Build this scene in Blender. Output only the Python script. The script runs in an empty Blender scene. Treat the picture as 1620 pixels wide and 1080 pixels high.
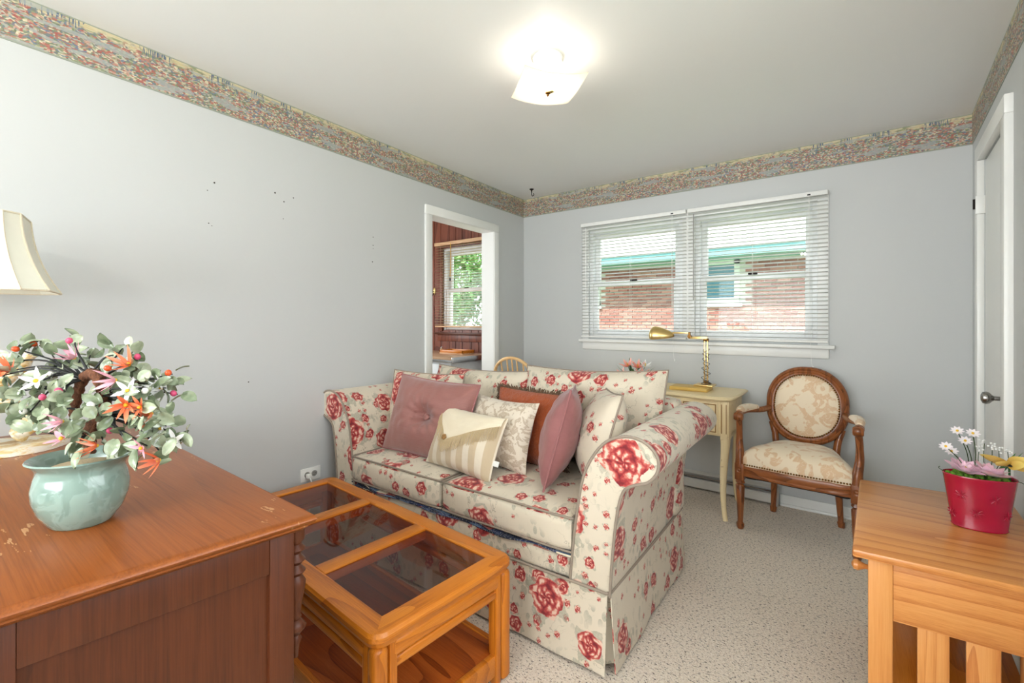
import bpy, bmesh, math, random
from mathutils import Vector, Matrix, Euler, noise as mnoise
PI = math.pi
R = math.radians
random.seed(7)
scene = bpy.context.scene
COL = scene.collection

# ------------------------------------------------------------------ camera
cam_d = bpy.data.cameras.new('camera')
cam = bpy.data.objects.new('camera', cam_d); COL.objects.link(cam)
cam.location = (2.537, -3.627, 1.27)
cam.rotation_euler = (R(90), 0, R(36.45))
cam_d.sensor_width = 36.0; cam_d.lens = 36.0 * 720 / 1620
cam_d.shift_y = -33.5 / 1620
cam_d.clip_start = 0.02
scene.camera = cam

# ------------------------------------------------------------------ world, sun, added fill lights
world = bpy.data.worlds.new('world'); scene.world = world
world.use_nodes = True
bg = world.node_tree.nodes['Background']
bg.inputs[0].default_value = (0.86, 0.94, 1.0, 1); bg.inputs[1].default_value = 1.25

def add_light(name, kind, loc, rot, energy, color=(1, 1, 1), **kw):
    d = bpy.data.lights.new(name, kind); d.energy = energy; d.color = color
    for k, v in kw.items(): setattr(d, k, v)
    o = bpy.data.objects.new(name, d); COL.objects.link(o); o.location = loc; o.rotation_euler = rot
    return o
add_light('sun', 'SUN', (0, -6, 8), (R(38), 0, R(-14)), 4.2, (1.0, 0.96, 0.9), angle=R(0.5))
# fill light added behind the camera, set in the added picture window
add_light('fill_light', 'AREA', (1.55, -6.34, 1.52), (R(96), 0, 0), 41, (0.95, 0.98, 1.0), shape='RECTANGLE', size=2.3, size_y=1.35)
# fill light added out of view, set in the right wall's added window
add_light('fill_light', 'AREA', (2.90, -3.05, 1.50), (0, R(90), R(3)), 7, (0.96, 0.98, 1.0), shape='RECTANGLE', size=1.15, size_y=1.35)
# fill light added out of view in the neighbouring room, no window built
add_light('fill_light', 'AREA', (-1.92, -1.5, 1.5), (0, R(-90), 0), 16, (0.95, 0.98, 1.0), shape='RECTANGLE', size=1.0, size_y=1.2)
vs = scene.view_settings
vs.view_transform = 'Standard'; vs.look = 'None'; vs.exposure = 1.18; vs.gamma = 1.0; vs.use_curve_mapping = False

# ------------------------------------------------------------------ node helpers
def srgb(r, g=None, b=None):
    if g is None: r, g, b = r
    def c(v):
        v = v / 255.0
        return v / 12.92 if v <= 0.04045 else ((v + 0.055) / 1.055) ** 2.4
    return (c(r), c(g), c(b), 1.0)

class NT:
    def __init__(s, name):
        s.mat = bpy.data.materials.new(name); s.mat.use_nodes = True
        s.t = s.mat.node_tree; s.t.nodes.clear()
        s.out = s.t.nodes.new('ShaderNodeOutputMaterial')
    def node(s, typ, ins=None, **props):
        n = s.t.nodes.new(typ)
        for k, v in props.items(): setattr(n, k, v)
        if ins:
            for k, v in ins.items(): s.set(n.inputs[k], v)
        return n
    def set(s, sock, v):
        if v is None: return
        if isinstance(v, bpy.types.NodeSocket): s.t.links.new(v, sock)
        else:
            try: sock.default_value = v
            except Exception: sock.default_value = tuple(v)[:3]
    def m(s, op, a, b=None, c=None, clamp=False):
        n = s.node('ShaderNodeMath', operation=op, use_clamp=clamp)
        for i, v in enumerate((a, b, c)):
            if v is not None: s.set(n.inputs[i], v)
        return n.outputs[0]
    def vm(s, op, a, b=None):
        n = s.node('ShaderNodeVectorMath', operation=op)
        s.set(n.inputs[0], a)
        if b is not None: s.set(n.inputs[1], b)
        return n.outputs[0]
    def mix(s, f, a, b, blend='MIX'):
        n = s.node('ShaderNodeMix', data_type='RGBA', blend_type=blend)
        s.set(n.inputs['Factor'], f); s.set(n.inputs[6], a); s.set(n.inputs[7], b)
        return n.outputs[2]
    def coord(s, which='Object'):
        return s.node('ShaderNodeTexCoord').outputs[which]
    def mapping(s, vec, scale=(1, 1, 1), loc=(0, 0, 0), rot=(0, 0, 0)):
        n = s.node('ShaderNodeMapping')
        s.set(n.inputs['Vector'], vec); n.inputs['Scale'].default_value = scale
        n.inputs['Location'].default_value = loc; n.inputs['Rotation'].default_value = rot
        return n.outputs[0]
    def noise(s, vec, scale=5, detail=2, rough=0.5, dist=0.0, out=0):
        n = s.node('ShaderNodeTexNoise', {'Vector': vec, 'Scale': scale, 'Detail': detail, 'Roughness': rough, 'Distortion': dist})
        return n.outputs[out]
    def vor(s, vec, scale=5, feature='F1', dims='3D', rnd=1.0):
        n = s.node('ShaderNodeTexVoronoi', {'Vector': vec, 'Scale': scale, 'Randomness': rnd}, feature=feature, voronoi_dimensions=dims)
        return n
    def ramp(s, f, stops, interp='LINEAR'):
        n = s.node('ShaderNodeValToRGB'); n.color_ramp.interpolation = interp
        e = n.color_ramp.elements
        while len(e) < len(stops): e.new(0.5)
        for i, (p, c) in enumerate(stops):
            e[i].position = p
            e[i].color = c if hasattr(c, '__len__') else (c, c, c, 1)
        s.set(n.inputs[0], f)
        return n.outputs[0]
    def sep(s, v):
        n = s.node('ShaderNodeSeparateXYZ'); s.set(n.inputs[0], v); return n.outputs
    def bump(s, height, strength=0.3, dist=0.01):
        n = s.node('ShaderNodeBump', {'Height': height, 'Strength': strength, 'Distance': dist}); return n.outputs[0]
    def principled(s, color, rough=0.5, normal=None, **kw):
        n = s.node('ShaderNodeBsdfPrincipled'); s.set(n.inputs['Base Color'], color); s.set(n.inputs['Roughness'], rough)
        if normal is not None: s.set(n.inputs['Normal'], normal)
        for k, v in kw.items(): s.set(n.inputs[k.replace('_', ' ')], v)
        return n.outputs[0]
    def done(s, sh):
        s.t.links.new(sh, s.out.inputs[0]); return s.mat

M = {}
def plain(name, rgb, rough=0.5, var=0.06, scale=30, bump=0.0, **kw):
    t = NT(name); c = t.coord(); n = t.noise(c, scale, 3)
    col = srgb(rgb)
    col = t.mix(t.m('MULTIPLY', n, 1.0), tuple(x * (1 - var) for x in col[:3]) + (1,), tuple(min(1, x * (1 + var)) for x in col[:3]) + (1,))
    nm = t.bump(n, bump, 0.004) if bump else None
    M[name] = t.done(t.principled(col, rough, nm, **kw)); return M[name]

def wood(name, dark, mid, light, axis='x', scale=1.0, rough=0.35, coat=0.0, stretch=9.0, wear=None, ringk=0.32):
    t = NT(name); c = t.coord()
    k = {'x': (1 / stretch, 1, 1), 'y': (1, 1 / stretch, 1), 'z': (1, 1, 1 / stretch)}[axis]
    v = t.mapping(c, tuple(x * scale for x in k), (3.1, 1.7, 0.4))
    big = t.noise(v, 2.4, 2, 0.45, 0.35)
    rings = t.m('FRACT', t.m('MULTIPLY', big, 15.0))
    rings = t.m('POWER', rings, 2.2)
    k2 = {'x': (1 / 45, 1, 1), 'y': (1, 1 / 45, 1), 'z': (1, 1, 1 / 45)}[axis]
    fib = t.noise(t.mapping(c, tuple(x * scale for x in k2)), 420, 3, 0.65)
    pore = t.noise(t.mapping(c, tuple(x * scale for x in k2)), 150, 2, 0.5)
    f = t.m('ADD', t.m('MULTIPLY', t.m('SUBTRACT', 1.0, rings), ringk), t.m('ADD', t.m('MULTIPLY', fib, 0.5), t.m('MULTIPLY', pore, 0.3)))
    f = t.m('SUBTRACT', t.m('ADD', f, t.m('MULTIPLY', t.m('SUBTRACT', t.noise(v, 1.3, 2), 0.5), 0.35)), ringk * 0.7 - 0.1)
    col = t.ramp(f, [(0.22, srgb(dark)), (0.5, srgb(mid)), (0.8, srgb(light))])
    r = rough
    if wear:
        w = t.noise(t.mapping(c, (14, 60, 30)), 1.0, 3, 0.65)
        zone = t.noise(c, 5.0, 1)
        w = t.m('MULTIPLY', t.m('GREATER_THAN', w, 0.63), t.m('GREATER_THAN', zone, 0.54))
        col = t.mix(t.m('MULTIPLY', w, 0.6), col, srgb(wear))
    nm = t.bump(fib, 0.06, 0.002)
    M[name] = t.done(t.principled(col, r, nm, Coat_Weight=coat, Coat_Roughness=0.12, Specular_IOR_Level=0.35)); return M[name]

# ------------------------------------------------------------------ materials
def make_materials():
    # painted walls and ceiling
    for nm, rgb in (('wall_paint', (201, 203, 202)), ('ceiling_paint', (243, 244, 243)), ('trim_paint', (236, 236, 232))):
        t = NT(nm); c = t.coord(); n = t.noise(c, 90, 4, 0.6); big = t.noise(c, 1.4, 3)
        a = srgb(rgb); col = t.mix(big, tuple(x * 0.97 for x in a[:3]) + (1,), a)
        M[nm] = t.done(t.principled(col, 0.55 if nm != 'trim_paint' else 0.35, t.bump(n, 0.05, 0.004)))
    # speckled loop carpet
    t = NT('carpet'); c = t.coord()
    v = t.mapping(c, (1, 1, 1)); n1 = t.noise(v, 120, 3, 0.7); n2 = t.noise(v, 3.0, 2)
    base = t.ramp(n1, [(0.3, srgb(206, 188, 166)), (0.5, srgb(238, 225, 208)), (0.75, srgb(250, 241, 228))])
    base = t.mix(t.m('MULTIPLY', n2, 0.3), base, srgb(222, 200, 172))
    fl = t.noise(t.mapping(c, (1, 1.9, 1), rot=(0, 0, R(25))), 78, 2, 0.55)
    fleck = t.m('MULTIPLY', t.m('SUBTRACT', fl, 0.60), 22, clamp=True)
    fl2 = t.noise(t.mapping(c, (1.7, 1, 1), (4, 2, 0), (0, 0, R(50))), 64, 2, 0.55)
    fleck2 = t.m('MULTIPLY', t.m('SUBTRACT', fl2, 0.63), 18, clamp=True)
    col = t.mix(t.m('MULTIPLY', fleck, 0.9), base, srgb(84, 66, 54))
    col = t.mix(t.m('MULTIPLY', fleck2, 0.65), col, srgb(140, 112, 88))
    hgt = t.m('ADD', n1, t.m('MULTIPLY', t.noise(v, 260, 2), 0.5))
    M['carpet'] = t.done(t.principled(col, 0.95, t.bump(hgt, 0.7, 0.012), Sheen_Weight=0.2))
    # wallpaper border: a painted garden, uv = metres along the wall and up the strip
    t = NT('wallpaper_border'); uv = t.coord('UV'); x, y, z = t.sep(uv)
    sc = t.node('ShaderNodeVectorMath', {0: t.vm('SUBTRACT', t.noise(uv, 30, 2, out=1), (0.5, 0.5, 0.5))}, operation='SCALE'); sc.inputs['Scale'].default_value = 0.02
    wv = t.vm('ADD', uv, sc.outputs[0])
    cell = t.vor(t.mapping(wv, (115, 210, 1)), 1.0, dims='2D')
    r, g, b = t.node('ShaderNodeSeparateColor', {0: cell.outputs['Color']}).outputs[:3]
    zone = t.noise(t.mapping(uv, (1, 2.2, 1)), 8.5, 2)
    sel = t.m('ADD', t.m('MULTIPLY', r, 0.62), t.m('MULTIPLY', zone, 0.40))
    flow = t.ramp(sel, [(0.0, srgb(66, 82, 124)), (0.22, srgb(92, 112, 140)), (0.31, srgb(92, 112, 84)), (0.39, srgb(146, 154, 118)), (0.45, srgb(216, 204, 174)),
                        (0.52, srgb(150, 158, 150)), (0.58, srgb(190, 150, 132)), (0.64, srgb(170, 98, 86)), (0.71, srgb(158, 62, 64)), (0.76, srgb(112, 118, 92)), (0.84, srgb(90, 98, 122)), (0.90, srgb(190, 166, 130))], 'LINEAR')
    flow = t.mix(0.12, flow, t.ramp(t.noise(t.mapping(uv, (1, 1.6, 1)), 60, 3), [(0.3, srgb(120, 126, 116)), (0.5, srgb(214, 204, 178)), (0.7, srgb(206, 170, 156))]))
    sky = t.ramp(t.noise(t.mapping(uv, (14, 60, 1)), 1, 3), [(0.35, srgb(196, 182, 140)), (0.5, srgb(208, 196, 162)), (0.62, srgb(140, 148, 112))])
    gr = t.m('MULTIPLY', t.m('GREATER_THAN', t.noise(t.mapping(uv, (170, 14, 1)), 1, 1), 0.52), t.m('GREATER_THAN', t.noise(t.mapping(uv, (7, 4, 1)), 1, 1), 0.52))
    sky = t.mix(gr, sky, srgb(92, 108, 130))
    edge = t.m('ADD', y, t.m('MULTIPLY', t.m('SUBTRACT', t.noise(uv, 26, 3), 0.5), 0.09))
    col = t.mix(t.m('MULTIPLY', t.m('SUBTRACT', edge, 0.138), 50, clamp=True), flow, sky)
    path = t.m('MULTIPLY', t.m('GREATER_THAN', t.noise(t.mapping(uv, (5, 30, 1), (1, 3, 0)), 1, 2), 0.60), 0.75)
    col = t.mix(path, col, srgb(160, 166, 164))
    bd = t.m('ADD', t.m('LESS_THAN', y, 0.006), t.m('GREATER_THAN', y, 0.169))
    col = t.mix(bd, col, srgb(150, 156, 142))
    M['wallpaper_border'] = t.done(t.principled(col, 0.6))
    # floral chintz, uv in metres
    t = NT('floral_chintz'); uv = t.coord('UV')
    warp = t.vm('SUBTRACT', t.noise(uv, 18, 2, out=1), (0.5, 0.5, 0.5))
    sc = t.node('ShaderNodeVectorMath', {0: warp}, operation='SCALE'); sc.inputs['Scale'].default_value = 0.018
    wuv = t.vm('ADD', uv, sc.outputs[0])
    base = t.mix(t.noise(uv, 5, 2), srgb(206, 194, 172), srgb(216, 205, 186))
    # faint grey-green stems and leaf sprays
    st = t.noise(t.mapping(uv, (1, 1, 1)), 13, 3, 0.55, 0.8)
    line = t.m('LESS_THAN', t.m('ABSOLUTE', t.m('SUBTRACT', st, 0.5)), 0.006)
    where = t.m('MULTIPLY', t.m('SUBTRACT', t.noise(t.mapping(uv, (1, 1, 1), (5, 1, 0)), 7, 1), 0.45), 6, clamp=True)
    col = t.mix(t.m('MULTIPLY', t.m('MULTIPLY', line, where), 0.75), base, srgb(150, 140, 122))
    lf = t.vor(t.mapping(wuv, (34, 20, 1), rot=(0, 0, 0.6)), 1.0, dims='2D')
    lz = t.m('MULTIPLY', t.m('SUBTRACT', t.noise(t.mapping(uv, (1, 1, 1), (2, 7, 0)), 8, 1), 0.53), 9, clamp=True)
    leaf = t.m('MULTIPLY', t.m('LESS_THAN', lf.outputs['Distance'], 0.33), lz)
    vein = t.m('ADD', 0.35, t.m('MULTIPLY', t.noise(uv, 150, 1), 0.5))
    col = t.mix(t.m('MULTIPLY', leaf, vein), col, srgb(152, 150, 132))
    def rose_layer(col, S, rad, keep, off, lobes=0.06, cells=7.0, rows=3.2):
        p = t.mapping(wuv, (S, S, 1), (off, off * 1.7, 0))
        v = t.vor(p, 1.0, dims='2D', rnd=0.75)
        loc = t.vm('SUBTRACT', p, v.outputs['Position'])
        lx, ly, _ = t.sep(loc); ang = t.m('ARCTAN2', ly, lx); d = v.outputs['Distance']
        r, g, b = t.node('ShaderNodeSeparateColor', {0: v.outputs['Color']}).outputs[:3]
        rr = t.m('MULTIPLY', rad, t.m('ADD', 0.6, t.m('MULTIPLY', g, 0.55)))
        lob = t.m('MULTIPLY', t.m('SINE', t.m('ADD', t.m('MULTIPLY', ang, 6.0), t.m('MULTIPLY', b, 20.0))), lobes)
        nz = t.m('SUBTRACT', t.noise(uv, S * 7, 2), 0.5)
        q = t.m('DIVIDE', d, rr)
        q2 = t.m('ADD', q, t.m('ADD', lob, t.m('MULTIPLY', nz, 0.45)))
        on = t.m('LESS_THAN', r, keep)
        # grey-green leaves fringe the bloom
        lv = t.m('MULTIPLY', t.m('LESS_THAN', t.m('ADD', q, t.m('ADD', t.m('MULTIPLY', nz, 1.2), t.m('MULTIPLY', t.m('SINE', t.m('ADD', t.m('MULTIPLY', ang, 4.0), t.m('MULTIPLY', g, 9.0))), 0.30))), 1.15), on)
        vn = t.m('ADD', 0.25, t.m('MULTIPLY', t.noise(uv, 120, 1), 0.6))
        col = t.mix(t.m('MULTIPLY', lv, vn), col, srgb(146, 146, 128))
        mask = t.m('MULTIPLY', t.m('LESS_THAN', q2, 1.0), on)
        pc = t.node('ShaderNodeCombineXYZ', {0: t.m('ADD', t.m('MULTIPLY', ang, cells / 6.283), t.m('MULTIPLY', q, 0.9)), 1: t.m('ADD', t.m('MULTIPLY', q, rows), t.m('MULTIPLY', nz, 1.0)), 2: t.m('MULTIPLY', b, 10.0)}).outputs[0]
        pv = t.vor(pc, 1.0, dims='2D', rnd=0.9)
        w = t.m('ADD', pv.outputs['Distance'], t.m('MULTIPLY', t.m('SUBTRACT', t.noise(uv, S * 26, 2), 0.5), 0.5))
        w = t.m('ADD', w, t.m('MULTIPLY', t.m('SUBTRACT', 0.5, q), 0.25))
        pet = t.ramp(w, [(0.14, srgb(224, 192, 172)), (0.30, srgb(196, 106, 92)), (0.48, srgb(168, 54, 54)), (0.72, srgb(118, 26, 34))])
        return t.mix(mask, col, pet), on, q
    # pale leaves behind the big roses
    col, kp, q = rose_layer(col, 24.0, 0.28, 0.22, 3.3, 0.10, 4.0, 1.5)
    col, kp, q = rose_layer(col, 9.5, 0.30, 0.42, 1.2, 0.10, 5.0, 2.2)
    col, kp, q = rose_layer(col, 4.3, 0.33, 0.60, 0.37)
    weave = t.noise(t.mapping(uv, (900, 900, 1)), 1, 1); fold = t.noise(t.coord(), 9, 2)
    M['floral_chintz'] = t.done(t.principled(col, 0.85, t.bump(t.m('ADD', t.m('MULTIPLY', weave, 0.1), fold), 0.25, 0.02), Sheen_Weight=0.15))
    # scroll damask (armchair, uv) and the beige damask cushion
    def damask(name, a, b2, S, glossy=0.6):
        t = NT(name); uv = t.coord('UV')
        n = t.noise(uv, S, 1.5, 0.45, 1.6)
        k = t.m('MULTIPLY', t.m('SUBTRACT', n, 0.5), 40, clamp=True)
        ln = t.m('LESS_THAN', t.m('ABSOLUTE', t.m('SUBTRACT', t.noise(uv, S * 1.7, 1, 0.4, 2.0), 0.5)), 0.02)
        col = t.mix(k, srgb(a), srgb(b2)); col = t.mix(t.m('MULTIPLY', t.m('MULTIPLY', ln, k), 0.6), col, srgb(a))
        w = t.noise(t.mapping(uv, (700, 700, 1)), 1, 1)
        M[name] = t.done(t.principled(col, glossy, t.bump(t.m('ADD', t.m('MULTIPLY', w, 0.3), k), 0.15, 0.004), Sheen_Weight=0.3))
    damask('peach_damask', (236, 218, 190), (222, 188, 150), 11)
    damask('beige_damask', (212, 200, 182), (180, 162, 140), 26, 0.5)
    # silk, velvet, crinkle, stripe
    def fabric(name, rgb, rgb2, sx, sy, bumpk, rough=0.6, sheen=0.4, bs=9):
        t = NT(name); uv = t.coord('UV'); n = t.noise(t.mapping(uv, (sx, sy, 1)), 1, 3, 0.6)
        col = t.mix(n, srgb(rgb), srgb(rgb2))
        f = t.m('ADD', t.m('MULTIPLY', n, 0.4), t.noise(uv, bs, 3))
        M[name] = t.done(t.principled(col, rough, t.bump(f, bumpk, 0.02), Sheen_Weight=sheen))
    fabric('mauve_silk', (132, 82, 76), (154, 100, 90), 8, 320, 0.25, 0.5)
    fabric('mauve_velvet', (128, 74, 74), (166, 108, 106), 14, 9, 0.4, 0.65, 0.25)
    fabric('rust_crinkle', (136, 54, 8), (174, 80, 20), 260, 70, 0.8, 0.8, 0.2, 30)
    fabric('quilt_back', (40, 46, 70), (70, 76, 96), 40, 40, 0.3, 0.9, 0.2)
    fabric('ivory_fringe', (176, 150, 110), (212, 190, 150), 30, 30, 0.2, 0.8, 0.3)
    fabric('brown_fringe', (66, 46, 30), (110, 80, 52), 90, 90, 0.5, 0.9, 0.2)
    fabric('flap_silk', (214, 198, 170), (232, 220, 196), 9, 9, 0.3, 0.5, 0.3)
    fabric('taupe_piping', (132, 118, 104), (154, 140, 124), 200, 200, 0.2, 0.8, 0.1)
    t = NT('stripe_cotton'); uv = t.coord('UV'); x, y, z = t.sep(uv)
    sN = t.m('GREATER_THAN', t.m('FRACT', t.m('MULTIPLY', t.m('ADD', x, 0.01), 13.5)), 0.48)
    col = t.mix(sN, srgb(218, 206, 186), srgb(198, 178, 148))
    M['stripe_cotton'] = t.done(t.principled(col, 0.75, t.bump(t.noise(uv, 12, 3), 0.25, 0.02), Sheen_Weight=0.2))
    t = NT('patchwork'); uv = t.coord('UV')
    cell = t.vor(t.mapping(uv, (16, 9, 1)), 1, dims='2D', rnd=0.35)
    r, g, b = t.node('ShaderNodeSeparateColor', {0: cell.outputs['Color']}).outputs[:3]
    col = t.ramp(r, [(0, srgb(24, 32, 58)), (0.3, srgb(36, 48, 84)), (0.5, srgb(226, 214, 186)), (0.62, srgb(88, 110, 140)), (0.74, srgb(20, 26, 44)), (0.88, srgb(150, 66, 60)), (0.95, srgb(70, 80, 110))], 'CONSTANT')
    tex = t.m('GREATER_THAN', t.noise(uv, 160, 2), 0.58)
    col = t.mix(t.m('MULTIPLY', tex, 0.4), col, srgb(200, 196, 186))
    M['patchwork'] = t.done(t.principled(col, 0.9))
    # woods
    for ax in 'xyz':
        wood('dresser_wood_' + ax, (58, 24, 9), (84, 40, 16), (98, 50, 22), ax, 0.8, 0.42, 0.0, ringk=0.07)  # darker than the top, as the end face's shade is in the colour
        wood('oak_amber_' + ax, (150, 76, 14), (200, 116, 30), (218, 140, 50), ax, 1.6, 0.32, 0.15, ringk=0.22)
        wood('oak_honey_' + ax, (186, 112, 54), (212, 144, 78), (222, 160, 96), ax, 1.0, 0.3, 0.15)
        wood('fruitwood_' + ax, (96, 50, 22), (140, 80, 40), (166, 102, 56), ax, 2.5, 0.35, 0.2)
    wood('dresser_top', (106, 52, 16), (142, 76, 28), (160, 92, 40), 'x', 0.7, 0.3, 0.1, wear=(206, 160, 112), ringk=0.08)
    wood('oak_shelf', (110, 44, 10), (158, 76, 22), (182, 98, 38), 'x', 1.2, 0.35, 0.1, stretch=6, ringk=0.3)
    wood('pine', (206, 160, 104), (228, 186, 130), (238, 202, 150), 'z', 2, 0.4, 0.2)
    wood('panelling', (88, 44, 30), (124, 66, 46), (146, 84, 60), 'z', 1.2, 0.45, 0.1)
    wood('tan_wood', (196, 150, 110), (222, 182, 140), (232, 198, 160), 'x', 3, 0.4)
    # antiqued cream paint
    t = NT('cream_paint'); c = t.coord(); n = t.noise(c, 30, 4, 0.65); b2 = t.noise(c, 4, 2)
    col = t.mix(b2, srgb(238, 214, 164), srgb(246, 228, 186))
    col = t.mix(t.m('MULTIPLY', t.m('GREATER_THAN', n, 0.68), 0.5), col, srgb(170, 132, 84))
    M['cream_paint'] = t.done(t.principled(col, 0.4, t.bump(n, 0.08, 0.003)))
    plain('antique_brown', (160, 118, 66), 0.5)  # brown antiquing tone for desk lines and flutes, also a pillow rosette
    plain('gold_board', (222, 184, 96), 0.45)
    # glazes, metals, glass
    def metal(name, rgb, rough):
        t = NT(name); n = t.noise(t.coord(), 40, 2); col = t.mix(n, srgb(rgb), tuple(min(1, x * 1.15) for x in srgb(rgb)[:3]) + (1,))
        M[name] = t.done(t.principled(col, rough, Metallic=1.0))
    metal('brass', (224, 194, 130), 0.3); metal('chrome', (200, 200, 200), 0.15); metal('steel', (150, 148, 145), 0.25); metal('dark_brass', (120, 84, 40), 0.35)
    metal('aged_iron', (44, 40, 38), 0.5)
    t = NT('celadon'); c = t.coord(); n = t.noise(c, 26, 3, 0.5, 1.5); m1 = t.m('MULTIPLY', t.m('SUBTRACT', n, 0.48), 10, clamp=True)
    col = t.mix(m1, srgb(124, 148, 138), srgb(138, 162, 152))
    M['celadon'] = t.done(t.principled(col, 0.18, t.bump(m1, 0.12, 0.004), Coat_Weight=0.6, Coat_Roughness=0.05))
    t = NT('red_enamel'); c = t.coord(); n = t.noise(c, 14, 1)
    M['red_enamel'] = t.done(t.principled(t.mix(n, srgb(150, 8, 44), srgb(176, 14, 56)), 0.22, Coat_Weight=0.5, Coat_Roughness=0.06))
    def petal(name, rgb, rgb2, trans=0.25, rough=0.4):
        t = NT(name); c = t.coord('UV'); x, y, z = t.sep(c)
        col = t.mix(x, srgb(rgb), srgb(rgb2))
        M[name] = t.done(t.principled(col, rough, Subsurface_Weight=0.0, Transmission_Weight=0.0, Coat_Weight=0.2))
    petal('petal_pink', (206, 128, 150), (232, 178, 190)); petal('petal_orange', (214, 84, 40), (236, 140, 100)); petal('petal_white', (232, 232, 228), (246, 246, 244))
    petal('lotus_petal', (255, 246, 248), (242, 186, 210)); petal('daisy_petal', (248, 246, 242), (238, 224, 232)); petal('lily_petal', (214, 90, 76), (244, 196, 180))
    petal('butterfly_wing', (206, 156, 60), (246, 220, 120)); petal('green_leaf', (40, 84, 44), (70, 120, 64))
    t = NT('jade_leaf'); c = t.coord('Object'); oi = t.node('ShaderNodeObjectInfo').outputs['Random']
    n = t.noise(c, 60, 3); f = t.m('ADD', t.m('MULTIPLY', n, 0.6), t.m('MULTIPLY', oi, 0.5))
    col = t.ramp(f, [(0.2, srgb(78, 92, 66)), (0.45, srgb(122, 136, 106)), (0.75, srgb(168, 178, 150)), (0.95, srgb(200, 206, 182))])
    M['jade_leaf'] = t.done(t.principled(col, 0.2, Coat_Weight=0.4, Coat_Roughness=0.08))
    plain('berry_pink', (204, 74, 112), 0.25); plain('berry_orange', (210, 80, 36), 0.25); plain('berry_white', (236, 234, 226), 0.25)
    plain('black_wire', (28, 30, 30), 0.5); plain('stamen', (226, 176, 40), 0.5); plain('sand', (206, 186, 152), 0.95, 0.2, 200, 0.6)
    t = NT('bark'); c = t.coord(); n = t.noise(t.mapping(c, (1, 1, 0.35)), 160, 4, 0.7)
    M['bark'] = t.done(t.principled(t.ramp(n, [(0.3, srgb(62, 36, 22)), (0.55, srgb(116, 70, 44)), (0.75, srgb(150, 104, 72))]), 0.85, t.bump(n, 1.0, 0.006)))
    t = NT('gilt_ceramic'); c = t.coord(); n = t.noise(t.mapping(c, (1, 1, 3)), 16, 4, 0.65, 1.0)
    M['gilt_ceramic'] = t.done(t.principled(t.ramp(n, [(0.34, srgb(196, 152, 70)), (0.46, srgb(232, 206, 150)), (0.56, srgb(246, 238, 220)), (0.8, srgb(252, 248, 238))]), 0.35, t.bump(n, 0.5, 0.01)))
    plain('lamp_shade_cloth', (236, 234, 218), 0.8, 0.03); plain('shade_braid', (226, 216, 192), 0.8, 0.1, 200, 0.4)
    plain('moss', (96, 140, 40), 0.95, 0.4, 160, 1.0); plain('dark_moss', (50, 70, 34), 0.95, 0.4, 160, 1.0)
    plain('white_plastic', (238, 237, 232), 0.35); plain('outlet_grey', (150, 148, 142), 0.5); plain('black_slot', (20, 20, 20), 0.7)
    plain('blind_white', (238, 238, 234), 0.4); plain('vinyl_white', (240, 241, 240), 0.3); plain('wood_blind', (222, 196, 160), 0.45)
    plain('heater_metal', (214, 212, 206), 0.45); plain('dust_cloth', (24, 24, 26), 0.9); plain('laminate', (196, 160, 128), 0.25); plain('appliance_white', (222, 224, 224), 0.4)
    plain('speck', (70, 66, 60), 0.8); plain('cord_brown', (110, 78, 34), 0.5); plain('cord_grey', (70, 76, 80), 0.5); plain('yellow_wand', (216, 168, 60), 0.4)
    def clear(name, tint, gl=0.06, rough=0.0):
        t = NT(name); fr = t.m('MULTIPLY', t.node('ShaderNodeFresnel', {'IOR': 1.5}).outputs[0], t.m('SUBTRACT', 1.0, t.node('ShaderNodeNewGeometry').outputs['Backfacing']))
        tr = t.node('ShaderNodeBsdfTransparent', {0: tint}).outputs[0]; g = t.node('ShaderNodeBsdfGlossy', {'Roughness': rough}).outputs[0]
        smear = t.noise(t.coord(), 30, 3)
        mx = t.node('ShaderNodeMixShader', {0: t.m('MULTIPLY', fr, gl), 1: tr, 2: g}); return t, mx.outputs[0]
    t, sh = clear('window_glass', (0.96, 0.98, 0.98, 1), 1.0); M['window_glass'] = t.done(sh)
    t, sh = clear('smoked_glass', (0.76, 0.63, 0.55, 1), 1.0)
    d = t.node('ShaderNodeBsdfDiffuse', {0: srgb(150, 140, 130)}).outputs[0]
    dust = t.noise(t.coord(), 110, 4, 0.7); dz = t.noise(t.coord(), 6, 2)
    dm = t.m('MULTIPLY', t.m('MULTIPLY', t.m('SUBTRACT', dust, 0.60), 5, clamp=True), t.m('MULTIPLY', t.m('SUBTRACT', dz, 0.42), 3, clamp=True))
    mx = t.node('ShaderNodeMixShader', {0: t.m('MULTIPLY', dm, 0.35), 1: sh, 2: d}); M['smoked_glass'] = t.done(mx.outputs[0])
    # lit opal glass of the ceiling lamp
    t = NT('opal_glass'); n = t.noise(t.coord(), 60, 3)
    a = t.node('ShaderNodeBsdfTranslucent', {0: srgb(250, 244, 232)}).outputs[0]; b = t.principled(srgb(250, 244, 234), 0.3)
    M['opal_glass'] = t.done(t.node('ShaderNodeMixShader', {0: t.m('ADD', 0.75, t.m('MULTIPLY', n, 0.1)), 1: b, 2: a}).outputs[0])
    t = NT('lit_bulb'); M['lit_bulb'] = t.done(t.node('ShaderNodeEmission', {0: (1, 0.9, 0.75, 1), 1: 8.0}).outputs[0])
    # outdoors
    t = NT('brick_red'); oi = t.node('ShaderNodeObjectInfo').outputs['Random']; n = t.noise(t.coord(), 9, 3)
    M['brick_red'] = t.done(t.principled(t.ramp(t.m('ADD', t.m('MULTIPLY', n, 0.5), t.m('MULTIPLY', oi, 0.5)), [(0.2, srgb(150, 92, 84)), (0.5, srgb(180, 118, 108)), (0.8, srgb(204, 150, 138))]), 0.9))
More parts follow.
